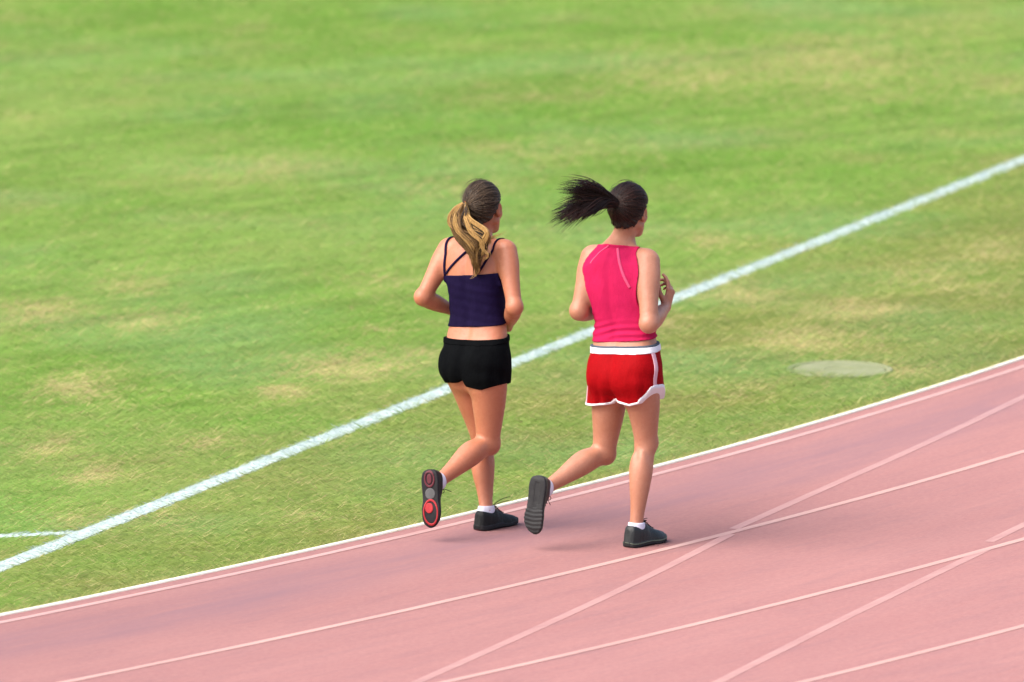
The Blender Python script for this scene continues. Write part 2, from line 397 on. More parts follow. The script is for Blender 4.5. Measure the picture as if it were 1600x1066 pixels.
class Egg:
    """ellipsoid with its own axes"""
    def __init__(s, c, rad, axes=None):
        s.c = np.asarray(c, float).astype(f32); s.r = np.asarray(rad, float).astype(f32); s.M = (np.eye(3) if axes is None else np.array(axes, float)).astype(f32)
    def __call__(s, p):
        out = np.full(len(p), FAR, f32); q = p - s.c; m = (q * q).sum(1) < (s.r.max() + FAR) ** 2
        if not m.any(): return out
        q = q[m] @ s.M.T; k0 = np.sqrt(((q / s.r) ** 2).sum(1)); k1 = np.sqrt(((q / s.r ** 2) ** 2).sum(1))
        d = k0 * (k0 - 1) / np.maximum(k1, 1e-4); d = np.where(k0 < .3, -s.r.min() * .7, d); out[m] = np.minimum(d, FAR); return out

class Torso:
    """stack of level oval slices: rows (z, half width, front depth, back depth, fwd shift)"""
    def __init__(s, rows, zc, cx, yaw):
        p = np.array(rows, float); s.z0, s.z1 = p[0, 0], p[-1, 0]; s.T = np.linspace(s.z0, s.z1, 80)
        s.P = [pchip(p[:, 0], p[:, k], s.T) for k in range(1, 5)]
        zc = np.array(zc); s.C = [pchip(zc, np.array(cx)[:, k], s.T) for k in range(2)]; s.Y = np.interp(s.T, zc, yaw)
    def local(s, p, zz=None):
        z = np.clip(p[:, 2] if zz is None else zz, s.z0, s.z1)
        cx, cy, ya = [np.interp(z, s.T, a).astype(f32) for a in (*s.C, s.Y)]
        x = p[:, 0] - cx; y = p[:, 1] - cy; c, sn = np.cos(ya), np.sin(ya)      # yaw: direction the body faces
        return x * sn - y * c, x * c + y * sn, z                                    # (right, fwd)
    def __call__(s, p):
        rr, ff, z = s.local(p); w, bf, bb, sh = [np.interp(z, s.T, a).astype(f32) for a in s.P]
        ff = ff - sh; ex = p[:, 2] - z
        groove = 0.009 * np.exp(-(rr / 0.022) ** 2) * (ff < 0)
        b = np.where(ff > 0, bf, bb - groove); c = np.minimum(w, b) * 0.6
        n = 2.3
        k0 = (np.abs(rr / w) ** n + np.abs(ff / b) ** n + np.abs(ex / c) ** n) ** (1 / n)
        k1 = np.sqrt((rr / w ** 2) ** 2 + (ff / b ** 2) ** 2 + (ex / c ** 2) ** 2)
        d = k0 * (k0 - 1) / np.maximum(k1, 1e-4)
        return np.minimum(np.where(k0 < .3, -.05, d), FAR).astype(f32)

def sdf_mesh(name, fn, lo, hi, h, project=True):
    """closed surface of fn == 0 on a grid of step h (sparse evaluation, surface nets)"""
    lo = np.asarray(lo, float); K = 4; n = (np.ceil((np.asarray(hi) - lo) / (h * K)).astype(int) + 1) * K
    ca = [np.arange(n[i] // K) * h * K + lo[i] + h * K / 2 for i in range(3)]
    cp = np.stack(np.meshgrid(*ca, indexing='ij'), -1).reshape(-1, 3).astype(f32)
    cd = fn(cp); act = np.abs(cd) < h * K * 1.35
    D = np.repeat(np.repeat(np.repeat(cd.reshape(n // K), K, 0), K, 1), K, 2).astype(f32)
    ai = np.stack(np.unravel_index(np.nonzero(act)[0], n // K), 1)
    off = np.stack(np.meshgrid(*[np.arange(K)] * 3, indexing='ij'), -1).reshape(-1, 3)
    idx = (ai[:, None, :] * K + off[None]).reshape(-1, 3)
    val = np.empty(len(idx), f32)
    for i in range(0, len(idx), 400000): val[i:i + 400000] = fn((idx[i:i + 400000] * h + lo).astype(f32))
    D[idx[:, 0], idx[:, 1], idx[:, 2]] = val
    I = D < 0
    sm = np.zeros(tuple(n - 1), np.uint8)
    for a in (0, 1):
        for b in (0, 1):
            for c in (0, 1): sm += I[a:n[0] - 1 + a, b:n[1] - 1 + b, c:n[2] - 1 + c]
    cell = np.stack(np.nonzero((sm > 0) & (sm < 8)), 1)
    vid = np.full(tuple(n - 1), -1, np.int32); vid[cell[:, 0], cell[:, 1], cell[:, 2]] = np.arange(len(cell))
    acc = np.zeros((len(cell), 3)); cnt = np.zeros(len(cell))
    for a in range(3):
        for b in (0, 1):
            for c in (0, 1):
                o0 = np.zeros(3, int); o0[(a + 1) % 3] = b; o0[(a + 2) % 3] = c; o1 = o0.copy(); o1[a] = 1
                p0 = cell + o0; p1 = cell + o1; v0 = D[p0[:, 0], p0[:, 1], p0[:, 2]]; v1 = D[p1[:, 0], p1[:, 1], p1[:, 2]]
                m = (v0 < 0) != (v1 < 0); tt = np.where(m, v0 / np.where(m, v0 - v1, 1), 0)
                q = o0[None] + tt[:, None] * (o1 - o0)[None]; acc += np.where(m[:, None], q, 0); cnt += m
    Vv = ((cell + acc / cnt[:, None]) * h + lo)
    quads = []
    for a in range(3):
        b, c = (a + 1) % 3, (a + 2) % 3
        s0 = [slice(1, n[i] - 1) for i in range(3)]; s1 = list(s0); s0[a] = slice(0, n[a] - 1); s1[a] = slice(1, n[a])
        x0 = I[tuple(s0)]; x1 = I[tuple(s1)]; e = np.stack(np.nonzero(x0 != x1), 1)
        fl = x0[e[:, 0], e[:, 1], e[:, 2]]; base = e.copy(); base[:, b] += 1; base[:, c] += 1
        g = []
        for (db, dc) in ((-1, -1), (0, -1), (0, 0), (-1, 0)):
            q = base.copy(); q[:, b] += db; q[:, c] += dc; g.append(vid[q[:, 0], q[:, 1], q[:, 2]])
        Q = np.stack(g, 1); Q[~fl] = Q[~fl][:, ::-1]; quads.append(Q)
    Q = np.vstack(quads); Q = Q[(Q >= 0).all(1)]
    if project:
        for _ in range(2):
            e = h * 0.5; v = Vv.astype(f32); d = fn(v)
            g = np.stack([fn(v + np.eye(3, dtype=f32)[k] * f32(e)) - fn(v - np.eye(3, dtype=f32)[k] * f32(e)) for k in range(3)], 1) / (2 * e)
            g2 = np.maximum((g * g).sum(1), .25); stp = -(d / g2)[:, None] * g
            ln = np.linalg.norm(stp, axis=1); stp *= np.minimum(1, h * .35 / np.maximum(ln, 1e-9))[:, None]; Vv = Vv + stp
    return mesh_np(name, Vv, Q)

def tube_mesh(name, paths, radii, sides=4):
    """many thin tapered strands in one mesh"""
    Vs, Fs, o = [], [], 0
    for P, rad in zip(paths, radii):
        P = np.asarray(P); n = len(P); T = np.gradient(P, axis=0); T /= np.maximum(np.linalg.norm(T, axis=1), 1e-9)[:, None]
        up = np.array([.31, .52, .79]); U = np.cross(T, up); U /= np.maximum(np.linalg.norm(U, axis=1), 1e-9)[:, None]; Wv = np.cross(T, U)
        th = np.arange(sides) * 2 * math.pi / sides; rr = np.asarray(rad) * np.ones(n)
        ringv = P[:, None] + rr[:, None, None] * (np.cos(th)[None, :, None] * U[:, None] + np.sin(th)[None, :, None] * Wv[:, None])
        Vs.append(ringv.reshape(-1, 3)); i = (np.arange(n - 1)[:, None] * sides + np.arange(sides)[None]); j = (np.arange(n - 1)[:, None] * sides + (np.arange(sides)[None] + 1) % sides)
        Fs.append(np.stack([i, j, j + sides, i + sides], -1).reshape(-1, 4) + o); o += n * sides
    return mesh_np(name, np.vstack(Vs), np.vstack(Fs))

# materials -----------------------------------------------------------------------------------
def skin_mat(name, c0, c1, red):
    t = NT(name); p = t.obj(); n = t.noise(p, 7, 5, .65); n2 = t.noise(p, 60, 4, .65, .3, .7); n3 = t.noise(p, 240, 2, .6, .62, .72)
    c = t.mix(n, c0, c1); c = t.mix(t.math('MULTIPLY', n2, .30), c, red); c = t.mix(t.math('MULTIPLY', n3, .25), c, tuple(v * .55 for v in red)); t.bump(n2, .25, .003)
    t.b.inputs['Subsurface Weight'].default_value = 0.12; t.b.inputs['Subsurface Radius'].default_value = (.02, .008, .004); t.b.inputs['Subsurface Scale'].default_value = 0.5
    return t.fin(c, t.math('ADD', t.math('MULTIPLY', n2, .18), .40), 0.45)
def cloth_mat(name, c0, c1, rough=.8, weave=900, sheen=.0, spec=.06):
    t = NT(name); p = t.obj(); n = t.noise(p, 14, 4, .6); n2 = t.noise(t.scaled(p, (1, 1, 3)), weave, 2, .5, .3, .7); n3 = t.noise(t.scaled(p, (1.4, 1.4, .7)), 17, 4, .55, .3, .7)
    c = t.mix(n, c0, c1); c = t.mix(t.math('MULTIPLY', n2, .15), c, tuple(min(1, v * 1.7 + .0008) for v in c1))
    hh = t.math('ADD', t.math('MULTIPLY', n2, .08), n3); t.bump(hh, .45, .006)
    return t.fin(c, rough, spec, sheen)
def hair_mat(name, cols, sc=140):
    t = NT(name); p = t.obj(); n = t.noise(p, 30, 3, .6); n2 = t.noise(t.scaled(p, (1, 1, .5)), sc, 3, .6, .3, .7)
    c = t.mix(n, cols[0], cols[1]); c = t.mix(n2, c, cols[2]); t.bump(n2, .5, .004)
    return t.fin(c, 0.45, 0.25)
M_SKIN_A = skin_mat('tanned_skin', (0.355, 0.130, 0.068), (0.415, 0.160, 0.088), (0.34, 0.098, 0.050))
M_SKIN_B = skin_mat('fair_skin', (0.345, 0.150, 0.088), (0.41, 0.188, 0.118), (0.33, 0.112, 0.066))
M_NAVY = cloth_mat('navy_cotton', (0.0050, 0.0025, 0.0175), (0.0072, 0.0037, 0.024))
M_BLACK = cloth_mat('black_polyester', (0.0012, 0.0015, 0.002), (0.002, 0.0024, 0.003), .85, spec=.04, sheen=.0)
M_PINK = cloth_mat('pink_jersey', (0.350, 0.0085, 0.056), (0.385, 0.0105, 0.064), .75)
M_PINKTRIM = cloth_mat('pale_pink_piping', (0.50, 0.055, 0.13), (0.54, 0.07, 0.15))
M_RED = cloth_mat('red_satin', (0.205, 0.0008, 0.0026), (0.235, 0.0011, 0.0034), .7)
M_WHITE = cloth_mat('white_ribbing', (0.60, 0.59, 0.64), (0.66, 0.65, 0.70))
M_STRIPE = cloth_mat('pale_stripe', (0.46, 0.26, 0.31), (0.52, 0.32, 0.37))
M_GREYBAND = cloth_mat('grey_elastic', (0.06, 0.075, 0.10), (0.08, 0.095, 0.12))
M_SOCK = cloth_mat('white_sock', (0.52, 0.52, 0.62), (0.58, 0.58, 0.67))
M_SHOE = cloth_mat('black_shoe_mesh', (0.003, 0.0035, 0.004), (0.006, 0.007, 0.0075), .6, 500, 0, .25)
M_SHOE_B = cloth_mat('charcoal_shoe_leather', (0.0055, 0.0075, 0.0085), (0.010, 0.013, 0.014), .5, 500, 0, .4)
M_SOLE = cloth_mat('black_rubber', (0.006, 0.0055, 0.007), (0.011, 0.0095, 0.012), .7, 300, 0, .3)
M_SOLE_B = cloth_mat('grey_rubber', (0.011, 0.011, 0.0125), (0.021, 0.0215, 0.022), .7, 120, 0, .3)
M_REDRUB = cloth_mat('red_rubber', (0.27, 0.012, 0.018), (0.32, 0.02, 0.024), .6, 300, 0, .3)
M_MAROON = cloth_mat('maroon_rubber', (0.075, 0.012, 0.020), (0.11, 0.017, 0.026), .6, 300, 0, .3)
M_GREYRUB = cloth_mat('grey_shank', (0.065, 0.065, 0.068), (0.09, 0.09, 0.092), .6, 300, 0, .3)
M_MIDSOLE = cloth_mat('pale_midsole', (0.055, 0.070, 0.050), (0.075, 0.09, 0.065), .6, 300, 0, .3)
M_LACE = cloth_mat('black_lace', (0.008, 0.009, 0.010), (0.014, 0.015, 0.016))
M_HAIR_B = hair_mat('dark_brown_hair', [(0.0035, 0.0015, 0.0010), (0.0075, 0.0028, 0.0020), (0.014, 0.0052, 0.0038)])
M_HAIR_A = hair_mat('brown_hair', [(0.008, 0.0042, 0.0022), (0.018, 0.010, 0.0055), (0.042, 0.025, 0.014)])
M_HAIR_B2 = hair_mat('brown_sheen_hair', [(0.016, 0.006, 0.004), (0.028, 0.011, 0.008), (0.042, 0.017, 0.012)])  # red-brown sheen of the dark hair, put into the strand colour
M_HAIR_A2 = hair_mat('brown_hair_highlight', [(0.045, 0.028, 0.017), (0.075, 0.048, 0.030), (0.12, 0.082, 0.053)])  # lighter strands: the crown's shiny highlights painted as colour
M_BLOND_DK = hair_mat('shaded_blond_strand', [(0.060, 0.029, 0.008), (0.10, 0.052, 0.016), (0.15, 0.082, 0.027)])  # darker copy of the blond, painting the shade inside the ponytail
M_BLOND = hair_mat('blond_strand', [(0.22, 0.118, 0.032), (0.30, 0.168, 0.050), (0.40, 0.245, 0.085)])
M_TIE = cloth_mat('orange_hair_tie', (0.30, 0.075, 0.028), (0.36, 0.10, 0.035))
M_TIE_B = cloth_mat('dark_hair_tie', (0.02, 0.012, 0.014), (0.03, 0.02, 0.02))
M_EYE = cloth_mat('eye_white', (0.6, 0.57, 0.54), (0.65, 0.62, 0.6), .3, 100, 0)

FH = nrm((0.587, 0.811, 0)); RH = np.array([FH[1], -FH[0], 0]); UP = np.array([0, 0, 1.0])

def pose(spec):
    base = gnd(*spec['base']); J = {}
    for k, v in spec.items():
        if k == 'base': continue
        d = ray(v[0], v[1]); tt = (v[2] + base @ FH - CAM @ FH) / (d @ FH); J[k] = CAM + d * tt - base
    return base, J

def at(base, u, v, f):
    d = ray(u, v); return CAM + d * ((f + base @ FH - CAM @ FH) / (d @ FH)) - base

def frame_pts(o, x, y, z): return lambda q: o + q[0] * x + q[1] * y + q[2] * z

def hand_parts(wrist, fdir, palm_n, side, curl, spread=0.0, curls=None):
    """palm + five jointed fingers. fdir: along the palm, palm_n: out of the palm, side: +1 right hand"""
    y = nrm(fdir); n = nrm(np.asarray(palm_n) - (np.asarray(palm_n) @ y) * y); x = np.cross(y, n) * side      # x points to the thumb
    P = frame_pts(wrist, x, y, n); out = []
    out.append(Bone(P((0, .004, 0)), P((0.002, .080, 0)), [(0, .024, .017), (.4, .033, .015), (1, .036, .012)], fwd=n))
    if not np.allclose(np.abs(x @ out[0].x), 1, atol=.2): pass
    L = [(.027, .036, .024, .020), (.009, .040, .027, .021), (-.010, .037, .025, .020), (-.028, .029, .020, .018)]
    for i, (ox, l1, l2, l3) in enumerate(L):
        c = curl if curls is None else curls[i]; sp = spread * (ox / .03)
        d0 = nrm(y + x * sp); p = P((ox, .078, 0)); r = .0090 - .0006 * i; ang = 0
        for l, a in ((l1, c * .9), (l2, c * 1.2), (l3, c * .8)):
            ang += a; d = d0 * math.cos(ang) + n * math.sin(ang); q = p + d * l
            out.append(Bone(p, q, [(0, r), (1, r * .92)], fwd=x)); p = q; r *= .92
    # thumb leaves the side of the palm near its base
    p = P((.020, .018, .006)); d1 = nrm(x * .75 + y * .65 + n * .35); q = p + d1 * .040; out.append(Bone(p, q, [(0, .015), (1, .011)], fwd=n))
    d2 = nrm(x * .25 + y * .9 + n * .45); s = q + d2 * .030; out.append(Bone(q, s, [(0, .0108), (1, .0095)], fwd=n))
    d3 = nrm(y * .9 + n * .6 - x * .1); out.append(Bone(s, s + d3 * .024, [(0, .0095), (1, .008)], fwd=n))
    return out

def union(lst, p, k):
    d = lst[0](p)
    for b in lst[1:]: d = smin(d, b(p), k)
    return d

def build_person(spec, cfg):
    base, J = pose(spec)
    root = bpy.data.objects.new('person', None); C.objects.link(root); root.location = base
    root['label'] = cfg['label']; root['category'] = 'person'; root['group'] = 'runners on the inside lane'
    J['ank' + cfg['stance']][2] = .0885
    hipc = (J['hipR'] + J['hipL']) / 2; shc = (J['shR'] + J['shL']) / 2; ph = math.atan2(FH[1], FH[0])
    yh = ph + cfg['hip_yaw']; ys = ph + cfg['sh_yaw']
    zh = hipc[2]; zs = shc[2]; k = (zs - zh) / 0.51; B = cfg['bulk']
    rows = [(-.095, .120, .060, .075, 0), (-.05, .151, .090, .104, 0), (-.01, .158, .100, .112, 0), (.05, .159, .104, .104, 0), (.11, .160, .100, .090, 0), (.17, .150, .096, .080, 0), (.215, .143, .094, .078, 0),
            (.28, .140, .099, .083, 0), (.35, .146, .108, .091, 0), (.41, .147, .118, .096, 0), (.46, .150, .100, .098, 0), (.505, .148, .080, .092, 0), (.545, .110, .060, .076, 0), (.575, .062, .048, .058, 0.006)]
    rows = [(zh + z * k, a * B, b * B, c * B, s) for z, a, b, c, s in rows]
    zc = [zh - .1, zh, zh + .2 * k, zh + .38 * k, zs, zs + .08]; nk = J['neck']
    mid = lambda t: hipc[:2] * (1 - t) + shc[:2] * t
    lean = FH[:2]
    cx = [hipc[:2], hipc[:2], mid(.42) + lean * .012, mid(.8) - lean * .008, shc[:2] * .8 + nk[:2] * .2, nk[:2]]
    yaw = [yh, yh, yh * .6 + ys * .4, ys, ys, ys]
    torso = Torso(rows, zc, cx, yaw); fs = np.array([math.cos(ys), math.sin(ys), 0]); rs = np.array([fs[1], -fs[0], 0]); fh = np.array([math.cos(yh), math.sin(yh), 0]); rh = np.array([fh[1], -fh[0], 0])
    T = [torso]
    # glutes, shoulder blades, trapezius, bust
    gl = [Egg(hipc + rh * s * .075 * B - fh * .052 * B - UP * .020, (.082 * B, .058 * B, .086 * B), [rh, fh, UP]) for s in (-1, 1)]
    sc = [Egg(shc + rs * s * .085 * B - fs * .062 * B - UP * .085, (.045, .022, .07), [rs, fs, UP]) for s in (-1, 1)]
    bust = [Egg(shc + rs * s * .068 - fs * -.095 - UP * .135, (.058, .050, .055), [rs, fs, UP]) for s in (-1, 1)]
    # head frame
    hy = ph + cfg['head_yaw']; hf0 = np.array([math.cos(hy), math.sin(hy), 0]); hr = np.array([hf0[1], -hf0[0], 0]); pt = cfg['head_pitch']
    rl = cfg.get('head_roll', 0.0)
    hf = hf0 * math.cos(pt) + UP * math.sin(pt); hu = np.cross(hr, hf); hr, hu = hr * math.cos(rl) + hu * math.sin(rl), hu * math.cos(rl) - hr * math.sin(rl)
    Hc = J['head']; hs = cfg.get('head_scale', 1.0); HX = [hr, hf, hu]
    HP = lambda q: Hc + (q[0] * hr + q[1] * hf + q[2] * hu) * hs
    nb = nk - UP * .03; trap = [Bone(nb + UP * .045, (J['sh' + s] * .86 + shc * .14) + UP * .022, [(0, .030), (.5, .028), (1, .030)]) for s in 'RL']
    neck = Bone(nb - UP * .02, HP((0, -.022, -.045)), [(0, .062, .058), (.4, .050, .052), (1, .050, .054)], fwd=fs)
    head = [Egg(HP((0, -.012, .028)), np.array((.074, .094, .088)) * hs, HX), Egg(HP((0, .035, -.03)), np.array((.060, .060, .082)) * hs, HX),
            Egg(HP((0, .066, -.098)), np.array((.030, .026, .022)) * hs, HX), Bone(HP((.050, .005, -.062)), HP((.018, .068, -.100)), [(0, .021 * hs), (1, .018 * hs)]), Bone(HP((-.050, .005, -.062)), HP((-.018, .068, -.100)), [(0, .021 * hs), (1, .018 * hs)]),
            Egg(HP((0, .083, .028)), np.array((.05, .012, .014)) * hs, HX), Egg(HP((.034, .068, -.03)), np.array((.026, .022, .022)) * hs, HX), Egg(HP((-.034, .068, -.03)), np.array((.026, .022, .022)) * hs, HX)]
    nose = [Bone(HP((0, .092, .005)), HP((0, .110, -.034)), [(0, .008), (1, .0125)]), Egg(HP((.011, .099, -.040)), (.008, .010, .008), HX), Egg(HP((-.011, .099, -.040)), (.008, .010, .008), HX)]
    lips = [Egg(HP((0, .094, -.066)), (.024, .010, .007), HX), Egg(HP((0, .092, -.076)), (.021, .010, .008), HX)]
    sock_e = [Egg(HP((s * .031, .102, .002)), (.019, .016, .012), HX) for s in (-1, 1)]
    ears, earcut = [], []
    for s in (-1, 1):
        ex = [hr * .94 + hf * (-.34 * s), hf * .94 + hr * (.34 * s), hu]; ec = HP((s * .0765, -.004, -.008))
        ears += [Egg(ec, (.010, .021, .033), ex), Egg(HP((s * .073, .002, -.034)), (.008, .011, .012), HX)]
        earcut.append(Egg(ec + s * hr * .010 + hf * .004, (.007, .012, .020), ex))
    # limbs
    arm = {}; g = cfg['arm']
    for s in 'RL':
        sg = 1 if s == 'R' else -1; sh, el, wr = J['sh' + s], J['el' + s], J['wr' + s]
        bf = nrm(wr - el - ((wr - el) @ nrm(el - sh)) * nrm(el - sh))
        up = Bone(sh + UP * .004, el, [(0, .052 * g, .054 * g), (.2, .053 * g, .055 * g), (.55, .043 * g, .047 * g), (.85, .038 * g, .040 * g), (1, .037 * g, .039 * g)], fwd=bf)
        elb = Egg(el - bf * .012, (.030 * g, .030 * g, .034 * g))
        fo = Bone(el, wr, [(0, .037 * g, .039 * g), (.22, .042 * g, .041 * g), (.55, .036 * g, .034 * g), (.85, .027 * g, .023 * g), (1, .026, .020)], fwd=cfg['palm' + s])
        hd = hand_parts(wr, cfg['hand' + s], cfg['palm' + s], sg, cfg['curl' + s], cfg.get('spread' + s, .05), cfg.get('curls' + s))
        arm[s] = (up, elb, fo, hd)
    leg = {}; g = cfg['leg']
    shoe_fr = {}
    for s in 'RL':
        hp, kn, an = J['hip' + s], J['knee' + s], J['ank' + s]
        bd = nrm(an - kn); tf = -bd - (-bd @ nrm(kn - hp)) * nrm(kn - hp)
        fwd = nrm(FH * .6 + nrm(tf) * .4) if (kn - hp) @ (an - kn) < .9 * np.linalg.norm(kn - hp) * np.linalg.norm(an - kn) else FH
        fwd = FH if s == cfg['stance'] else fwd
        th = Bone(hp + UP * .01, kn, [(0, .088 * g, .092 * g, 0, 0), (.25, .084 * g, .088 * g, 0, 0), (.5, .074 * g, .079 * g, 0, .004), (.75, .061 * g, .064 * g, 0, .003), (.92, .053 * g, .056 * g, 0, 0), (1, .051 * g, .053 * g, 0, 0)], fwd=fwd)
        kf = nrm(nrm(hp - kn) * -.5 + nrm(an - kn) * -.5) if s != cfg['stance'] else FH
        kc = Egg(kn + kf * .018, (.040 * g, .036 * g, .044 * g))
        sf = nrm((kn - hp) - ((kn - hp) @ bd) * bd) if s != cfg['stance'] else FH      # front of the shin
        sn = Bone(kn, an, [(0, .047 * g, .048 * g, 0, -.002), (.15, .047 * g, .050 * g, 0, -.008), (.32, .052 * g, .056 * g, 0, -.014), (.5, .047 * g, .051 * g, 0, -.012), (.72, .036 * g, .039 * g, 0, -.006), (.9, .030 * g, .033 * g, 0, -.003), (1, .030 * g, .034 * g, 0, 0)], fwd=sf)
        fd = nrm(cfg['foot' + s]); fu = np.asarray(cfg['sole_up' + s], float); fu = nrm(fu - (fu @ fd) * fd); fx = np.cross(fd, fu)
        org = an - fd * .066 - fu * .088; shoe_fr[s] = (org, fx, fd, fu)
        FP = frame_pts(org, fx, fd, fu)
        ft = [Bone(FP((0, .05, .055)), FP((0, .20, .036)), [(0, .018, .020), (.6, .022, .016), (1, .022, .010)], fwd=fu), Bone(an, FP((0, .05, .04)), [(0, .026, .029), (1, .016, .018)], fwd=fd)]
        sx = np.cross(sf, bd); ca = [Egg(kn + (an - kn) * (.30 + .03 * m_) - sf * .028 + sx * .019 * (1 if m_ else -1), (.027 * g, .031 * g, .082), [sx, sf, bd]) for m_ in (0, 1)]
        leg[s] = (th, kc, sn, ft, ca)

    def d_trunk(p):
        d = torso(p)
        for e in gl: d = smin(d, e(p), .035)
        for e in sc: d = smin(d, e(p), .03)
        for e in bust: d = smin(d, e(p), .025)
        for e in trap: d = smin(d, e(p), .035)
        return smin(d, neck(p), .03)
    def d_head(p):
        d = union(head, p, .022); d = smax(d, -np.minimum(sock_e[0](p), sock_e[1](p)), .012)
        for e in nose: d = smin(d, e(p), .008)
        for e in lips: d = smin(d, e(p), .006)
        er = np.minimum(np.minimum(ears[0](p), ears[1](p)), np.minimum(ears[2](p), ears[3](p))); er = smax(er, -np.minimum(earcut[0](p), earcut[1](p)), .004)
        return smin(d, er, .006)
    def d_arm(p, s):
        up, elb, fo, hd = arm[s]; d = smin(smin(up(p), elb(p), .02), fo(p), .018); h = union(hd[:1], p, .01)
        fing = FAR * np.ones(len(p), f32)
        for i in range(4): fing = np.minimum(fing, union(hd[1 + 3 * i:4 + 3 * i], p, .004))
        h = smin(h, fing, .006); h = smin(h, union(hd[13:], p, .006), .010)
        return smin(d, h, .014)
    def d_leg(p, s):
        th, kc, sn, ft, ca = leg[s]; d = smin(smin(th(p), smin(smin(sn(p), ca[0](p), .012), ca[1](p), .012), .022), kc(p), .02); return smin(d, union(ft, p, .012), .012)
    def d_body(p):
        tr = d_trunk(p); dd = smin(tr, d_head(p), .02)
        for s in 'RL':
            dd = np.minimum(dd, smin(tr, arm[s][0](p), .035)); dd = np.minimum(dd, smin(tr, leg[s][0](p), .04))
        for s in 'RL': dd = np.minimum(dd, d_arm(p, s)); dd = np.minimum(dd, d_leg(p, s))
        return dd
    pts = np.array(list(J.values())); lo = pts.min(0) - .2; hi = pts.max(0) + .2
    body = link('body', sdf_mesh('body', d_body, lo, hi, .0045), cfg['skin'], root)
    for s in (-1, 1):
        e = Egg(HP((s * .031, .083, .002)), (.0115, .0115, .0115)); c0 = HP((s * .031, .083, .002))
        link('eye', sdf_mesh('eye', e, c0 - .02, c0 + .02, .003, False), M_EYE, root)

    ctx = dict(base=base, J=J, root=root, torso=torso, d_trunk=d_trunk, arm=arm, leg=leg, hipc=hipc, shc=shc, fs=fs, rs=rs, fh=fh, rh=rh, HP=HP, HX=HX, hs=hs, zh=zh, zs=zs, k=k, body=body, shoe_fr=shoe_fr, head=head, nk=nk, bound=(lo, hi))
    return ctx

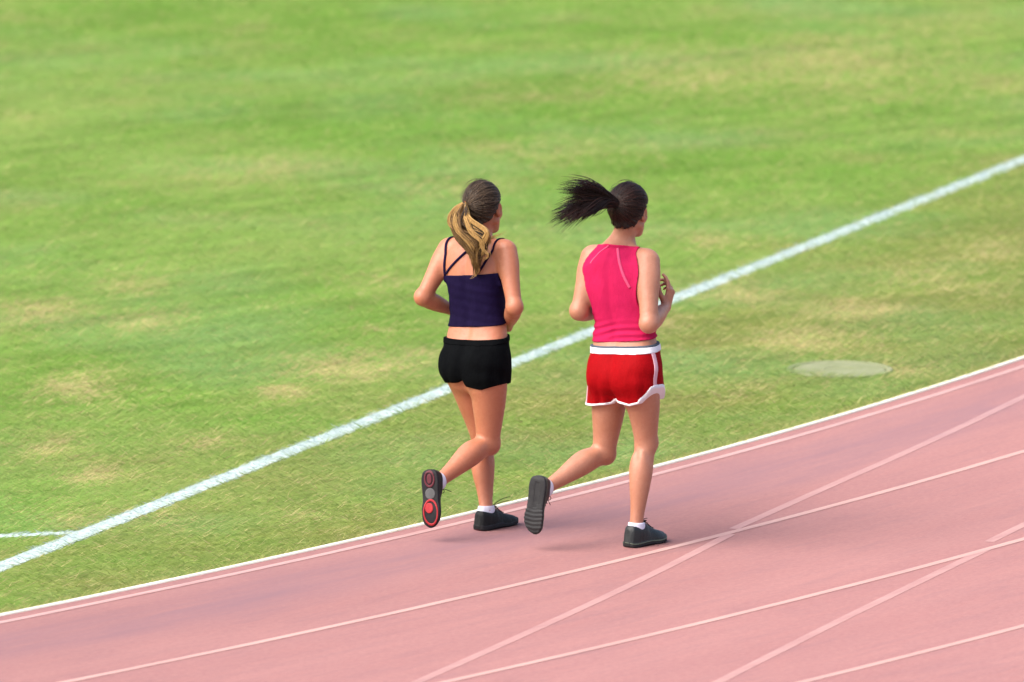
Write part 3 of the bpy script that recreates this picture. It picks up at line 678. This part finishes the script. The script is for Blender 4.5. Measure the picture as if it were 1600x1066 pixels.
# ---- shoes ------------------------------------------------------------------------------------
def shoe(ctx, s, upper, sole_m, pads, fly, low=1.0):
    org, fx, fd, fu = ctx['shoe_fr'][s]; sg = 1 if s == 'R' else -1; M = np.stack([fx, fd, fu]).astype(f32)
    ys = np.linspace(0, .27, 60)
    wl = pchip([0, .006, .02, .05, .10, .14, .19, .225, .25, .264, .27], [.007, .025, .034, .0395, .038, .037, .043, .040, .029, .014, .003], ys)
    cl = pchip([0, .08, .14, .20, .27], [0, 0, .002, .003, -.006], ys) * sg
    ht = pchip([0, .01, .03, .075, .105, .14, .18, .22, .25, .27], [.080, .100, .103, .097, .108, .088, .067, .054, .043, .026], ys)
    bt = pchip([0, .02, .12, .19, .24, .27], [.006, .0, .003, 0, .004, .014], ys)
    def loc(p): return (p - org.astype(f32)) @ M.T
    def prof(y, a): return np.interp(y, ys, a).astype(f32)
    def d_sole(p, grow=0.0):
        q = loc(p); y = np.clip(q[:, 1], 0, .27); w = prof(y, wl) + .003; x = q[:, 0] - prof(y, cl); b = prof(y, bt)
        dx = np.abs(x) - w; dy = np.maximum(-q[:, 1], q[:, 1] - .27); dz = np.maximum(b - q[:, 2], q[:, 2] - (b + .024 - .004 * (y > .15)))
        d = smax(smax(dx, dy, .006), dz, .006)
        if pads == 'tread':
            d = d + np.where(q[:, 2] < b + .006, .0011 * np.sin(q[:, 1] * 330 + 45 * np.abs(x)) * (y > .15) + .0016 * (np.abs(x) < .011) * (y > .03) * (y < .15), 0)
        return np.minimum(d, FAR)
    def d_upper(p):
        q = loc(p).copy(); q[:, 1] -= .16 * np.maximum(q[:, 2] - .02, 0) * np.clip((.11 - q[:, 1]) / .10, 0, 1); q[:, 2] = np.where(q[:, 2] > .02, .02 + (q[:, 2] - .02) / low, q[:, 2]); y = np.clip(q[:, 1], .004, .266); w = prof(y, wl) * 1.0; x = q[:, 0] - prof(y, cl); h = prof(y, ht); z0 = .014
        ze = 2.6 + 4 * np.clip((.125 - y) / .05, 0, 1); zz = np.maximum((q[:, 2] - z0) / (h - z0), 0); ww = w * (1 - .22 * np.clip(zz, 0, 1) ** 1.5 * np.clip((y - .08) / .05, 0, 1))
        k0 = (np.abs(x / ww) ** 2.4 + np.minimum(zz, 2) ** ze) ** (1 / 2.4); d = (k0 - 1) * np.minimum(ww, .03) * .8
        d = smax(d, np.maximum(np.maximum(-q[:, 1], q[:, 1] - .27), z0 - q[:, 2]), .006)
        # ankle opening
        ox = q[:, 0] / .029; oy = (q[:, 1] - .058) / .044; hole = (np.sqrt(ox ** 2 + oy ** 2) - 1) * .029; hole = np.maximum(hole, .086 - q[:, 2])
        return np.minimum(smax(d, -hole, .004), FAR)
    cor = np.array([org + fx * a + fd * b + fu * c for a in (-.06, .06) for b in (-.02, .29) for c in (-.02, .12)]); lo, hi = cor.min(0), cor.max(0)
    sh = link('shoe', sdf_mesh('shoe', d_upper, lo, hi, .0032), upper, ctx['root'])
    link('sole', sdf_mesh('sole', d_sole, lo, hi, .0032), sole_m, sh)
    P = lambda x, y, z: org + fx * x + fd * y + fu * z
    # laces across the tongue, bow and loose ends
    paths, rad = [], []
    for i in range(5):
        y = .108 + i * .016; h = .02 + (float(np.interp(y, ys, ht)) - .02) * low
        xs = np.linspace(-.019 + .001 * i, .019 - .001 * i, 7)
        paths.append([P(x, y + .004 * math.sin(i + x * 90), h + .0035 - 9 * x * x) for x in xs]); rad.append(.0024)
    h = .02 + (float(np.interp(.104, ys, ht)) - .02) * low; k0 = P(0, .104, h + .004)
    for a in fly:
        a = np.asarray(a, float); tt = np.linspace(0, 1, 12)[:, None]; bend = np.cross(nrm(a), [.3, .5, .8]) * .018
        paths.append(k0 + a * tt + bend * np.sin(tt * 3.1) - np.array([0, 0, .012]) * tt ** 2); rad.append(.0016)
    for sx in (-1, 1):
        tt = np.linspace(0, 2 * math.pi, 14); paths.append([k0 + fx * sx * (.014 - .014 * math.cos(a)) + fd * (.010 * math.sin(a)) + fu * (.004 * math.sin(a / 2)) for a in tt]); rad.append(.0018)
    link('lace', tube_mesh('lace', paths, rad, 5), M_LACE, sh)
    # sock
    an = ctx['J']['ank' + s]; kn = ctx['J']['knee' + s]; sk = Bone(an - fu * .045, an + nrm(kn - an) * .020, [(0, .029, .041), (.35, .0335, .045), (.7, .0365, .0455), (1, .0355, .0415)], fwd=fd, cap=.004)
    ft = Bone(P(0, .05, .05), P(0, .14, .05), [(0, .026, .026), (1, .027, .02)], fwd=fu)
    link('sock', sdf_mesh('sock', lambda p: smin(sk(p), ft(p), .012), an - .16, an + .16, .0035), M_SOCK, ctx['root'])
    # outsole pieces
    def pad(name, cx, cy, a, b, mat, z=-.0035, t=.006, inner=0.0):
        def d(p):
            q = loc(p); rr = np.sqrt(((q[:, 0] - cx * sg) / a) ** 2 + ((q[:, 1] - cy) / b) ** 2); dr = (rr - 1) * min(a, b)
            if inner: dr = np.maximum(dr, -(dr + inner))
            bz = prof(np.clip(q[:, 1], 0, .27), bt); return np.maximum(dr, np.maximum(bz + z - q[:, 2], q[:, 2] - bz - z - t)).astype(f32)
        link(name, sdf_mesh(name, d, lo, hi, .003), mat, sh)
    if pads == 'tread':
        link('midsole_stripe', sdf_mesh('midsole_stripe', lambda p: np.maximum(d_sole(p) - .0016, np.abs(loc(p)[:, 2] - prof(np.clip(loc(p)[:, 1], 0, .27), bt) - .0165) - .0026).astype(f32), lo, hi, .003), M_MIDSOLE, sh)
    if pads == 'red':
        pad('heel_pad', 0, .044, .0265, .040, M_MAROON, inner=.0075); pad('heel_pad', 0, .044, .0125, .024, M_MAROON)
        pad('shank_plate', .001, .112, .025, .026, M_GREYRUB, z=-.0015)
        pad('forefoot_rim', .003, .198, .0375, .062, M_REDRUB, inner=.0065); pad('forefoot_pad', -.004, .178, .020, .024, M_REDRUB)
    return sh

# ---- clothes ----------------------------------------------------------------------------------
def cast(ctx, fn, u, v, lift=0.0, f0=-.7, f1=.5):
    b = ctx['base']; fs = np.linspace(f0, f1, 600); p = np.array([at(b, u, v, f) for f in fs]).astype(f32); d = fn(p) - lift
    i = np.nonzero(d < 0)[0]; i = i[0] if len(i) else int(np.argmin(d)); return p[i].astype(float)

def snap(fn, p, lift):
    p = np.array(p, float); one = p.ndim == 1; p = np.atleast_2d(p)
    for _ in range(6):
        v = p.astype(f32); e = f32(.004); d = fn(v).astype(float) - lift
        g = np.stack([fn(v + np.eye(3, dtype=f32)[k] * e) - fn(v - np.eye(3, dtype=f32)[k] * e) for k in range(3)], 1).astype(float) / .008
        p = p - g * (d / np.maximum((g * g).sum(1), .2))[:, None]
    return p[0] if one else p

def folds(p, amp, a=(38, 9, 55), ph=0.0):
    return amp * np.sin(p[:, 0] * a[0] + p[:, 2] * a[2] + 2.2 * np.sin(p[:, 1] * 21 + p[:, 2] * a[1] + ph) + 1.5 * np.sin(p[:, 2] * 17 - p[:, 0] * 13))

def drape(ctx, p, amp):
    rr, ff, z = ctx['torso'].local(p); a = np.arctan2(ff, np.abs(rr) - .08)
    return amp * np.sin(a * 7 + 1.3 * np.sin(rr * 40) + 9 * p[:, 2]) * np.clip((ctx['zh'] + .05 - p[:, 2]) / .14, 0, 1)

def ribbon(ctx, name, pts, half, thick, mat, parent, fn, lift=.001):
    """flat band lying on the surface of fn through the given points"""
    c = snap(fn, smooth_poly(pts, 40), lift); T = np.gradient(c, axis=0); T /= np.linalg.norm(T, axis=1)[:, None]; v = c.astype(f32); e = f32(.006)
    N = np.stack([fn(v + np.eye(3, dtype=f32)[k] * e) - fn(v - np.eye(3, dtype=f32)[k] * e) for k in range(3)], 1).astype(float); N += 1e-6
    N -= (N * T).sum(1)[:, None] * T; N /= np.linalg.norm(N, axis=1)[:, None]; Bn = np.cross(T, N); n = len(c)
    ring4 = np.stack([c + Bn * half + N * thick, c - Bn * half + N * thick, c - Bn * half - N * thick, c + Bn * half - N * thick], 1).reshape(-1, 3)
    i = (np.arange(n - 1)[:, None] * 4 + np.arange(4)[None]); j = (np.arange(n - 1)[:, None] * 4 + (np.arange(4)[None] + 1) % 4)
    Q = np.stack([i, j, j + 4, i + 4], -1).reshape(-1, 4); Q = np.vstack([Q, [[3, 2, 1, 0], [4 * n - 4, 4 * n - 3, 4 * n - 2, 4 * n - 1]]])
    return link(name, mesh_np(name, ring4, Q, False), mat, parent)

def zpx(ctx, u, v, f): return float(at(ctx['base'], u, v, f)[2])

def tank(ctx, name, mat, hem, top, off, fold, label=None):
    """hem(rr, ff), top(rr, ff): heights of lower and upper edge; armholes are cut round the upper arms"""
    tr, arm, torso = ctx['d_trunk'], ctx['arm'], ctx['torso']
    holes = [Bone(ctx['J']['sh' + s] + UP * .03 + (1 if s == 'R' else -1) * ctx['rs'] * .012, ctx['J']['el' + s], [(0, .064), (.35, .060), (1, .060)], fwd=FH) for s in 'RL']
    def skin(p):
        d = tr(p)
        for s in 'RL': d = np.minimum(d, smin(tr(p), arm[s][0](p), .035))
        return d
    def fn(p):
        d = skin(p) - off + fold(p); rr, ff, z = torso.local(p)
        d = smax(d, hem(rr, ff) - p[:, 2], .004); d = smax(d, p[:, 2] - top(rr, ff), .004)
        for h in holes: d = smax(d, -h(p), .005)
        return d.astype(f32)
    lo, hi = ctx['bound']; lo = lo.copy(); hi = hi.copy(); q3 = np.array([ctx['J'][a] for a in ('hipR', 'hipL', 'shR', 'shL')]); lo = q3.min(0) - .16; hi = q3.max(0) + .16; lo[2] = ctx['zh']
    o = link(name, sdf_mesh(name, fn, lo, hi, .0042), mat, ctx['root'])
    if label: o['label'] = label
    return o, fn, skin

def shorts(ctx, name, mat, waist, hemf, flare, fold, k=.03):
    tr, leg, torso, J = ctx['d_trunk'], ctx['leg'], ctx['torso'], ctx['J']
    cones = []
    for s in 'RL':
        hp, kn = J['hip' + s], J['knee' + s]; d = kn - hp; a0, a1 = flare[s]
        cones.append(Bone(hp + UP * .02, hp + d * .62, [(0, a0, a0 * 1.05), (.5, (a0 + a1) / 2, (a0 + a1) / 2 * 1.05), (1, a1, a1 * 1.06)], fwd=FH))
    def shell(p):
        d = tr(p) - .009
        for c in cones: d = smin(d, c(p), k)
        return (d + fold(p)).astype(f32)
    inner = [Bone(J['hip' + s], J['hip' + s] + (J['knee' + s] - J['hip' + s]) * .62, [(0, flare[s][0] - .015), (1, flare[s][1] - .015)], fwd=FH) for s in 'RL']
    def hem(p): rr, ff, z = torso.local(p); return hemf(rr, ff) - p[:, 2]
    def wst(p): rr, ff, z = torso.local(p); return p[:, 2] - waist(rr, ff)
    def fn(p):
        h = hem(p); d = smax(smax(shell(p), h, .004), wst(p), .004)
        hol = np.maximum(np.minimum(inner[0](p), inner[1](p)), -h - .035); return smax(d, -hol, .003).astype(f32)
    lo, hi = ctx['bound']; lo = lo.copy(); hi = hi.copy(); q3 = np.array([J[a] for a in ('hipR', 'hipL')]); lo = q3.min(0) - .22; hi = q3.max(0) + .22; ctx['sb'] = (lo, hi)
    o = link(name, sdf_mesh(name, fn, lo, hi, .0042), mat, ctx['root'])
    return o, shell, hem, wst

# ---- hair -------------------------------------------------------------------------------------
EC = np.array([0, -.012, .028]); ER = np.array([.074, .094, .088])
def hairline(y): return np.interp(y, [-.12, -.085, -.06, -.035, -.012, .01, .03, .06, .10], [-.075, -.072, -.064, -.035, .014, .028, .040, .062, .078])
def hair_cap(ctx, mat, mat2, tie, lift=.010, name='hair'):
    HP, HX, hs, head = ctx['HP'], ctx['HX'], ctx['hs'], ctx['head']; Hc = HP((0, 0, 0)); M = np.stack(HX).astype(f32)
    nkb = Bone(HP((0, -.022, -.03)), HP((0, -.03, -.085)), [(0, .054, .056), (1, .048, .050)], fwd=HX[1])
    def fn(p):
        q = ((p - Hc.astype(f32)) @ M.T) / f32(hs)
        d = smin(smin(head[0](p), head[1](p), .022), nkb(p), .02) - lift
        # combed relief running towards the tie
        v = q - np.array(EC, f32); tv = nrm(np.array(tie) - EC).astype(f32); a = np.arctan2(v @ nrm(np.cross(tv, [0, 0.3, 1])).astype(f32), v @ nrm(np.cross(tv, np.cross(tv, [0, .3, 1]))).astype(f32))
        d = d + .0020 * np.sin(a * 23 + 2 * np.sin(a * 7)) + .0012 * np.sin(a * 51 + 3 * np.sin(a * 5))
        hl = (hairline(q[:, 1]) + .004 * np.sin(q[:, 0] * 150 + 60 * q[:, 1]) + .003 * np.sin(q[:, 0] * 310)).astype(f32); return smax(d, (hl - q[:, 2]) * .8, .010).astype(f32)
    b = Hc; o = link(name, sdf_mesh(name, fn, b - .16, b + .16, .0036), mat, ctx['root'])
    # strands from the hairline back to the tie
    tdir = nrm((np.array(tie) - EC) / ER); e1 = nrm(np.cross(tdir, [0, .2, 1])); e2 = np.cross(tdir, e1)
    for name_, mt, cnt, seed, r0, r1, hi_ in (('hair_strands', mat, 420, 3, .0010, .0024, .004), ('hair_strands', mat2, 170, 5, .0008, .0020, .005), ('flyaway_hair', mat2, 90, 6, .0004, .0008, .024)):
        r = np.random.default_rng(seed); paths, rad = [], []
        for i in range(cnt):
            a = r.uniform(0, 2 * math.pi); far = 0
            for th in np.linspace(.15, 2.6, 50):
                u = tdir * math.cos(th) + (e1 * math.cos(a) + e2 * math.sin(a)) * math.sin(th); q = EC + u * ER
                if q[2] < hairline(q[1]) + .004: break
                far = th
            if far < .4: continue
            n_ = 14; s0 = far * r.uniform(.6, 1.0); th = np.linspace(s0, 0.06 if hi_ < .01 else s0 * r.uniform(.1, .5), n_); wob = r.normal(0, .10) * np.sin(np.linspace(0, 3.1, n_)); lf = lift / hs + r.uniform(-.0008, hi_) * np.sin(np.linspace(.2, 2.9, n_))
            if hi_ > .01: lf = lift / hs + np.linspace(0, r.uniform(.005, hi_), n_)
            paths.append(np.array([HP(EC + (tdir * math.cos(q) + (e1 * math.cos(a + w_) + e2 * math.sin(a + w_)) * math.sin(q)) * (ER + l_)) for q, w_, l_ in zip(th, wob, lf)])); rad.append(r.uniform(r0, r1) * np.r_[.3, np.ones(n_ - 2), .5])
        link(name_, tube_mesh(name_, paths, rad, 4), mt, o)
    return o, fn

def hair_tie(ctx, pos, axis, rad, thick, mat, parent):
    a = nrm(axis); u = nrm(np.cross(a, [.2, .1, 1])); v = np.cross(a, u); th = np.linspace(0, 2 * math.pi, 25)
    P = [pos + (u * math.cos(q) + v * math.sin(q)) * rad * (1 + .06 * math.sin(5 * q)) for q in th]
    return link('hair_tie', tube_mesh('hair_tie', [P], [thick * (1 + .2 * np.sin(th * 9))], 8), mat, parent)

# ==== runner in the navy camisole ================================================================
specA = dict(base=(760, 829),
  hipR=(763, 569, -.015), hipL=(723, 566, .015), kneeL=(756, 689, .13), ankL=(760, 800, .03), kneeR=(763, 693, .03), ankR=(683, 755, -.31),
  shR=(791, 394, .07), shL=(701, 391, .07), elR=(804, 480, .0), elL=(661, 465, -.07), wrR=(794, 510, .17), wrL=(712, 487, .13), neck=(745, 377, .085), head=(756, 325, .11))
cfgA = dict(label='running woman with blond ponytail, navy camisole top and black shorts, left of the pair', skin=M_SKIN_A, hip_yaw=.0, sh_yaw=.0, head_yaw=.22, head_pitch=-.05, head_roll=.08, bulk=.97, arm=.97, leg=1.03, stance='L',
  handR=FH * .8 - RH * .5 + UP * .1, palmR=-RH * .8 + UP * -.1 - FH * .3, curlR=.8, handL=FH * .9 + RH * .4, palmL=RH * .9 - FH * .2, curlL=.8,
  footL=FH + RH * .10, sole_upL=UP + FH * 0, footR=-UP * .98 - FH * .10 + RH * .10, sole_upR=FH * .96 - RH * .22 + UP * -.05)
A = build_person(specA, cfgA)
zt = zpx(A, 738, 427, -.03); zb = zpx(A, 740, 514, -.07)
camisole, fnA, skinA = tank(A, 'camisole', M_NAVY, lambda rr, ff: zb + .015 * np.clip(ff / .07, 0, 1) + rr * .09, lambda rr, ff: zt + np.clip(ff, -.02, .06) * .6 + rr * .11,
      .0055, lambda p: folds(p, .0014, (20, 9, 26)) + .0006 * np.sin(p[:, 2] * 150 + p[:, 0] * 22))
cs = lambda u, v: cast(A, skinA, u, v, .004)
over = lambda q: q + A['fs'] * .05 + UP * .008
def strap(px, ext):
    P = [cs(*q) for q in px]
    if ext: P = [snap(skinA, P[0] + A['fs'] * .085 - UP * .02, .004), snap(skinA, P[0] + A['fs'] * .04 + UP * .01, .004)] + P
    ribbon(A, 'strap', P, .0052, .0022, M_NAVY, camisole, skinA, .003)
strap([(697, 381), (695, 402), (695, 431)], True)
strap([(740, 381), (717, 404), (697, 428)], False)
strap([(783, 371), (769, 392), (753, 418), (740, 433)], True)
zw = zpx(A, 742, 534, -.08)
hA = lambda rr, ff: np.interp(rr, [-.19, -.03, -.005, .02, .10, .19], [zpx(A, 700, 598, -.02), zpx(A, 735, 598, -.06), zpx(A, 741, 594, -.06), zpx(A, 752, 606, -.08), zpx(A, 770, 611, -.08), zpx(A, 795, 600, -.03)]).astype(f32)
shA, shellA, hemA, wA = shorts(A, 'shorts', M_BLACK, lambda rr, ff: zw + .02 * np.abs(rr) + .05 * rr + .010 * np.clip(ff / .08, 0, 1), hA, dict(R=(.098, .104), L=(.094, .098)), lambda p: folds(p, .0020, (30, 12, 34)) + drape(A, p, .0042))
lo, hi = A['sb']
link('waistband', sdf_mesh('waistband', lambda p: np.maximum(shellA(p) - .0022, np.abs(wA(p) + .012) - .012).astype(f32), lo, hi, .0042), M_BLACK, shA)
shoe(A, 'L', M_SHOE, M_SOLE, 'red', [FH * .06 + RH * .06 + UP * .055, FH * .09 + RH * .03 + UP * .03], .88)
shoe(A, 'R', M_SHOE, M_SOLE, 'red', [RH * .06 + UP * .012 + FH * .02], .88)
# hair: brown crown drawn back to an orange tie, blond ponytail tumbling over the back
tieA = (-.030, -.096, .022); hA_o, _ = hair_cap(A, M_HAIR_A, M_HAIR_A2, tieA, .011)
tp = A['HP'](np.array(tieA) * 1.06); hair_tie(A, tp, nrm(-A['HX'][1] - .3 * A['HX'][0]), .020, .006, M_TIE, hA_o)
def tumble(name, px, n, wid, mat, seed, curl, rad, parent):
    """strands following a bundle of picture points with depth, waving about it"""
    r = np.random.default_rng(seed); c = smooth_poly([at(A['base'], *q[:3]) for q in px], 40); s = np.linspace(0, 1, len(c)); wd = np.interp(s, np.linspace(0, 1, len(wid)), wid)
    T = np.gradient(c, axis=0); T /= np.linalg.norm(T, axis=1)[:, None]; U = np.cross(T, FH); U /= np.linalg.norm(U, axis=1)[:, None]; Wv = np.cross(T, U); paths, rr_ = [], []
    for i in range(n):
        a = r.uniform(0, 6.28); q = math.sqrt(r.random()); e = r.uniform(.55, 1.0); m = max(6, int(len(c) * e)); ph = r.uniform(0, 6.28); fr = r.uniform(5, 9); cu = curl * r.uniform(.4, 1.3)
        tw = a + s * r.normal(.9, .5); off = (np.cos(tw)[:, None] * U + .7 * np.sin(tw)[:, None] * Wv) * (q * wd)[:, None] + (np.sin(fr * s + ph)[:, None] * U + np.cos(fr * s * .9 + ph)[:, None] * Wv) * (cu * s)[:, None]
        paths.append((c + off)[:m]); base_r = r.uniform(.6, 1.2) * rad; rr_.append(base_r * np.interp(np.linspace(0, 1, m), [0, .1, .8, 1], [.7, 1, .9, .25]))
    return link(name, tube_mesh(name, paths, rr_, 4), mat, parent)
PX = [(724, 320, .00), (713, 340, -.05), (722, 362, -.07), (738, 385, -.07), (744, 408, -.065), (741, 434, -.055)]
tail = tumble('ponytail', PX, 300, [.012, .040, .044, .036, .022, .005], M_BLOND_DK, 4, .014, .0022, hA_o)
rk = np.random.default_rng(77)
for i in range(15):
    u0 = rk.uniform(-11, 28); dv = rk.uniform(-8, 10); df = rk.uniform(-.045, .01); sw = rk.uniform(-14, 14); e = rk.uniform(.55, 1)
    q = [(724 + u0 * .15, 319 + dv * .2, -.005), (714 + u0 * .75, 337 + dv, -.055 + df), (721 + u0 * 1.05 + sw, 358 + dv, -.075 + df), (737 + u0 * .85 - sw * .7, 378 + dv, -.075 + df), (744 + u0 * .5 + sw * .5, 378 + 26 * e + dv, -.07 + df)]
    if i % 3 == 0: q.append((741 + u0 * .25, 378 + 50 * e, -.06 + df))
    tumble('ponytail_lock', q, 46, [.006, .011, .012, .011, .004], [M_BLOND, M_BLOND_DK, M_BLOND][i % 3] if i % 5 else M_HAIR_A, 200 + i, .011, .0019, tail)
tumble('loose_wisp', [(745, 362, -.06), (764, 372, -.03), (780, 367, -.01), (794, 359, .0)], 14, [.008, .008, .006, .004], M_BLOND, 11, .006, .0012, tail)
tumble('loose_wisp', [(740, 400, -.07), (748, 420, -.06), (742, 430, -.06), (733, 434, -.055)], 14, [.006, .006, .005, .003], M_BLOND, 12, .006, .0014, tail)

# ==== runner in the pink top =====================================================================
specB = dict(base=(993, 851),
  hipR=(999, 584, -.015), hipL=(955, 583, .015), kneeR=(1010, 692, .06), ankR=(994, 818, -.03), kneeL=(944, 708, .04), ankL=(850, 765, -.31),
  shR=(1012, 410, .05), shL=(926, 404, .05), elR=(1014, 506, -.055), elL=(905, 486, -.05), wrR=(1041, 480, .20), wrL=(931, 490, .17), neck=(968, 382, .06), head=(983, 330, .09))
cfgB = dict(label='running woman with dark flying ponytail, pink sleeveless top and red shorts, right of the pair', skin=M_SKIN_B, hip_yaw=.0, sh_yaw=.05, head_yaw=.20, head_pitch=-.05, head_roll=.0, bulk=1.02, arm=1.08, leg=1.0, stance='R',
  handR=UP * .85 + FH * .35 + RH * .05, palmR=-RH * .8 - FH * .1, curlR=.5, curlsR=[.35, .6, .75, .8], handL=FH * .9 + RH * .4 + UP * .2, palmL=RH * .9 - FH * .2, curlL=.8,
  footR=FH + RH * .10, sole_upR=UP, footL=-UP * .97 - FH * .14 - RH * .03, sole_upL=FH * .96 - RH * .22 - UP * .1)
B = build_person(specB, cfgB)
zb2 = zpx(B, 970, 537, -.08); zn = zpx(B, 970, 397, .0)
topB, fnB, skinB = tank(B, 'tank_top', M_PINK, lambda rr, ff: zb2 + rr * .10 + .01 * np.clip(ff / .08, 0, 1), lambda rr, ff: zn + .012 - np.clip(ff, -.05, .12) * .55 + .9 * np.clip(np.abs(rr) - .05, 0, .1) * .2,
      .0055, lambda p: folds(p, .0012, (16, 9, 30)) + .0030 * np.sin(p[:, 2] * 190 - p[:, 0] * 45 + 2 * np.sin(p[:, 0] * 20)) * np.exp(-((p[:, 2] - zb2 - .045) / .04) ** 2))
cb = lambda u, v: cast(B, fnB, u, v, .0005)
ribbon(B, 'piping', [cb(951, 384), cb(940, 392), cb(930, 402), cb(923, 412)], .0040, .0014, M_PINKTRIM, topB, fnB)
ribbon(B, 'piping', [cb(965, 388), cb(968, 410), cb(975, 432), cb(984, 450)], .0062, .0014, M_PINKTRIM, topB, fnB)
# red shorts with white waistband, hem piping and pale side stripes
zw2 = zpx(B, 975, 548, -.10)
hB = lambda rr, ff: np.interp(rr, [-.20, -.10, -.03, 0.0, .03, .09, .135, .17, .20], [zpx(B, 914, 630, -.0), zpx(B, 938, 634, -.08), zpx(B, 962, 633, -.08), zpx(B, 974, 626, -.06), zpx(B, 985, 631, -.08), zpx(B, 1005, 636, -.08), zpx(B, 1020, 632, -.06), zpx(B, 1034, 618, -.04), zpx(B, 1043, 604, -.03)]).astype(f32)
shB, shellB, hemB, wB = shorts(B, 'shorts', M_RED, lambda rr, ff: zw2 + .07 * rr + .008 * np.clip(ff / .08, 0, 1), hB, dict(R=(.101, .106), L=(.101, .103)), lambda p: folds(p, .0016, (26, 12, 30)) + drape(B, p, .0032))
lo, hi = B['sb']
link('waistband', sdf_mesh('waistband', lambda p: np.maximum(shellB(p) - .003, np.abs(wB(p) + .0128) - .0128).astype(f32), lo, hi, .0042), M_WHITE, shB)
link('elastic_edge', sdf_mesh('elastic_edge', lambda p: np.maximum(shellB(p) - .001, np.abs(wB(p) - .004) - .004).astype(f32), lo, hi, .0036), M_GREYBAND, shB)
hs_x = np.linspace(-.22, .22, 120); hs_s = np.gradient(hB(hs_x, 0).astype(float), hs_x)
def trimB(p):
    rr, ff, z = B['torso'].local(p); h = hemB(p) / np.sqrt(1 + np.interp(rr, hs_x, hs_s) ** 2); return np.maximum(np.maximum(shellB(p) - .003, h - .0015), -h - .0085).astype(f32)
link('hem_trim', sdf_mesh('hem_trim', trimB, lo, hi, .0036), M_WHITE, shB)
for sgn in (1, -1):
    def stripe(p, sgn=sgn):
        rr, ff, z = B['torso'].local(p); return np.maximum(np.maximum(shellB(p) - .0022, np.abs(ff + .030) - .0125), np.maximum(np.maximum(-rr * sgn + .05, hemB(p)), wB(p) + .024)).astype(f32)
    link('side_stripe', sdf_mesh('side_stripe', stripe, lo, hi, .0036), M_STRIPE, shB)
shoe(B, 'R', M_SHOE_B, M_SOLE_B, 'tread', [FH * .03 + UP * .02 + RH * .01])
shoe(B, 'L', M_SHOE_B, M_SOLE_B, 'tread', [RH * .03 - UP * .02])
tieB = (-.012, -.104, .040); hB_o, _ = hair_cap(B, M_HAIR_B, M_HAIR_B2, tieB, .016)
tb = B['HP'](np.array(tieB) * 1.05); hair_tie(B, tb, -B['HX'][1], .019, .006, M_TIE_B, hB_o)
r = np.random.default_rng(21); paths, rad = [], []
D0 = -FH * .80 - RH * .22 + UP * .24
for i in range(900):
    a = r.uniform(0, 6.28); q = math.sqrt(r.random()); L = r.uniform(.17, .33); lock = r.integers(0, 24); lr = np.random.default_rng(100 + lock)
    la = lr.uniform(0, 6.28); lq = math.sqrt(lr.random()) * 1.15
    side = nrm(np.cross(D0, UP)); upv = np.cross(side, nrm(D0)); s = np.linspace(0, 1, 16)[:, None]
    o0 = (side * math.cos(a) + upv * math.sin(a)) * q * .021
    sp = (side * math.cos(la) * .7 + upv * math.sin(la)) * lq * .40 + r.normal(0, .036, 3)
    droop = lr.uniform(.02, .42) + r.normal(0, .03); lift = lr.uniform(0, .10)
    P = tb + o0 + (nrm(D0) * s + sp * s ** 1.25) * L + UP * (lift * np.sin(s * 2.6) - droop * s ** 2.6) * L + (side * math.sin(la) + upv * math.cos(la)) * .016 * np.sin(s * 6 + la) * s
    paths.append(P); rr = r.uniform(.0013, .0030); rad.append(rr * np.interp(s[:, 0], [0, .1, .6, 1], [.8, 1, .85, .15]))
tb_o = link('ponytail', tube_mesh('ponytail', paths[::2] + paths[1::4], rad[::2] + rad[1::4], 4), M_HAIR_B, hB_o)
link('sheen_lengths', tube_mesh('sheen_lengths', paths[3::4], rad[3::4], 4), M_HAIR_B2, tb_o)  # every fourth strand carries the painted sheen
# short loose hairs at the nape
paths, rad = [], []
for i in range(70):
    x = r.uniform(-.045, .045); q0 = B['HP']((x, -.078 + .25 * abs(x), -.062)); d = (-UP * r.uniform(.4, 1) - B['HX'][1] * r.uniform(.1, .5) + B['HX'][0] * r.normal(0, .4)) * r.uniform(.012, .034)
    s = np.linspace(0, 1, 6)[:, None]; paths.append(q0 + d * s + UP * .006 * s ** 2); rad.append(.0009 * np.linspace(1, .2, 6))
link('nape_hair', tube_mesh('nape_hair', paths, rad, 3), M_HAIR_B2, hB_o)
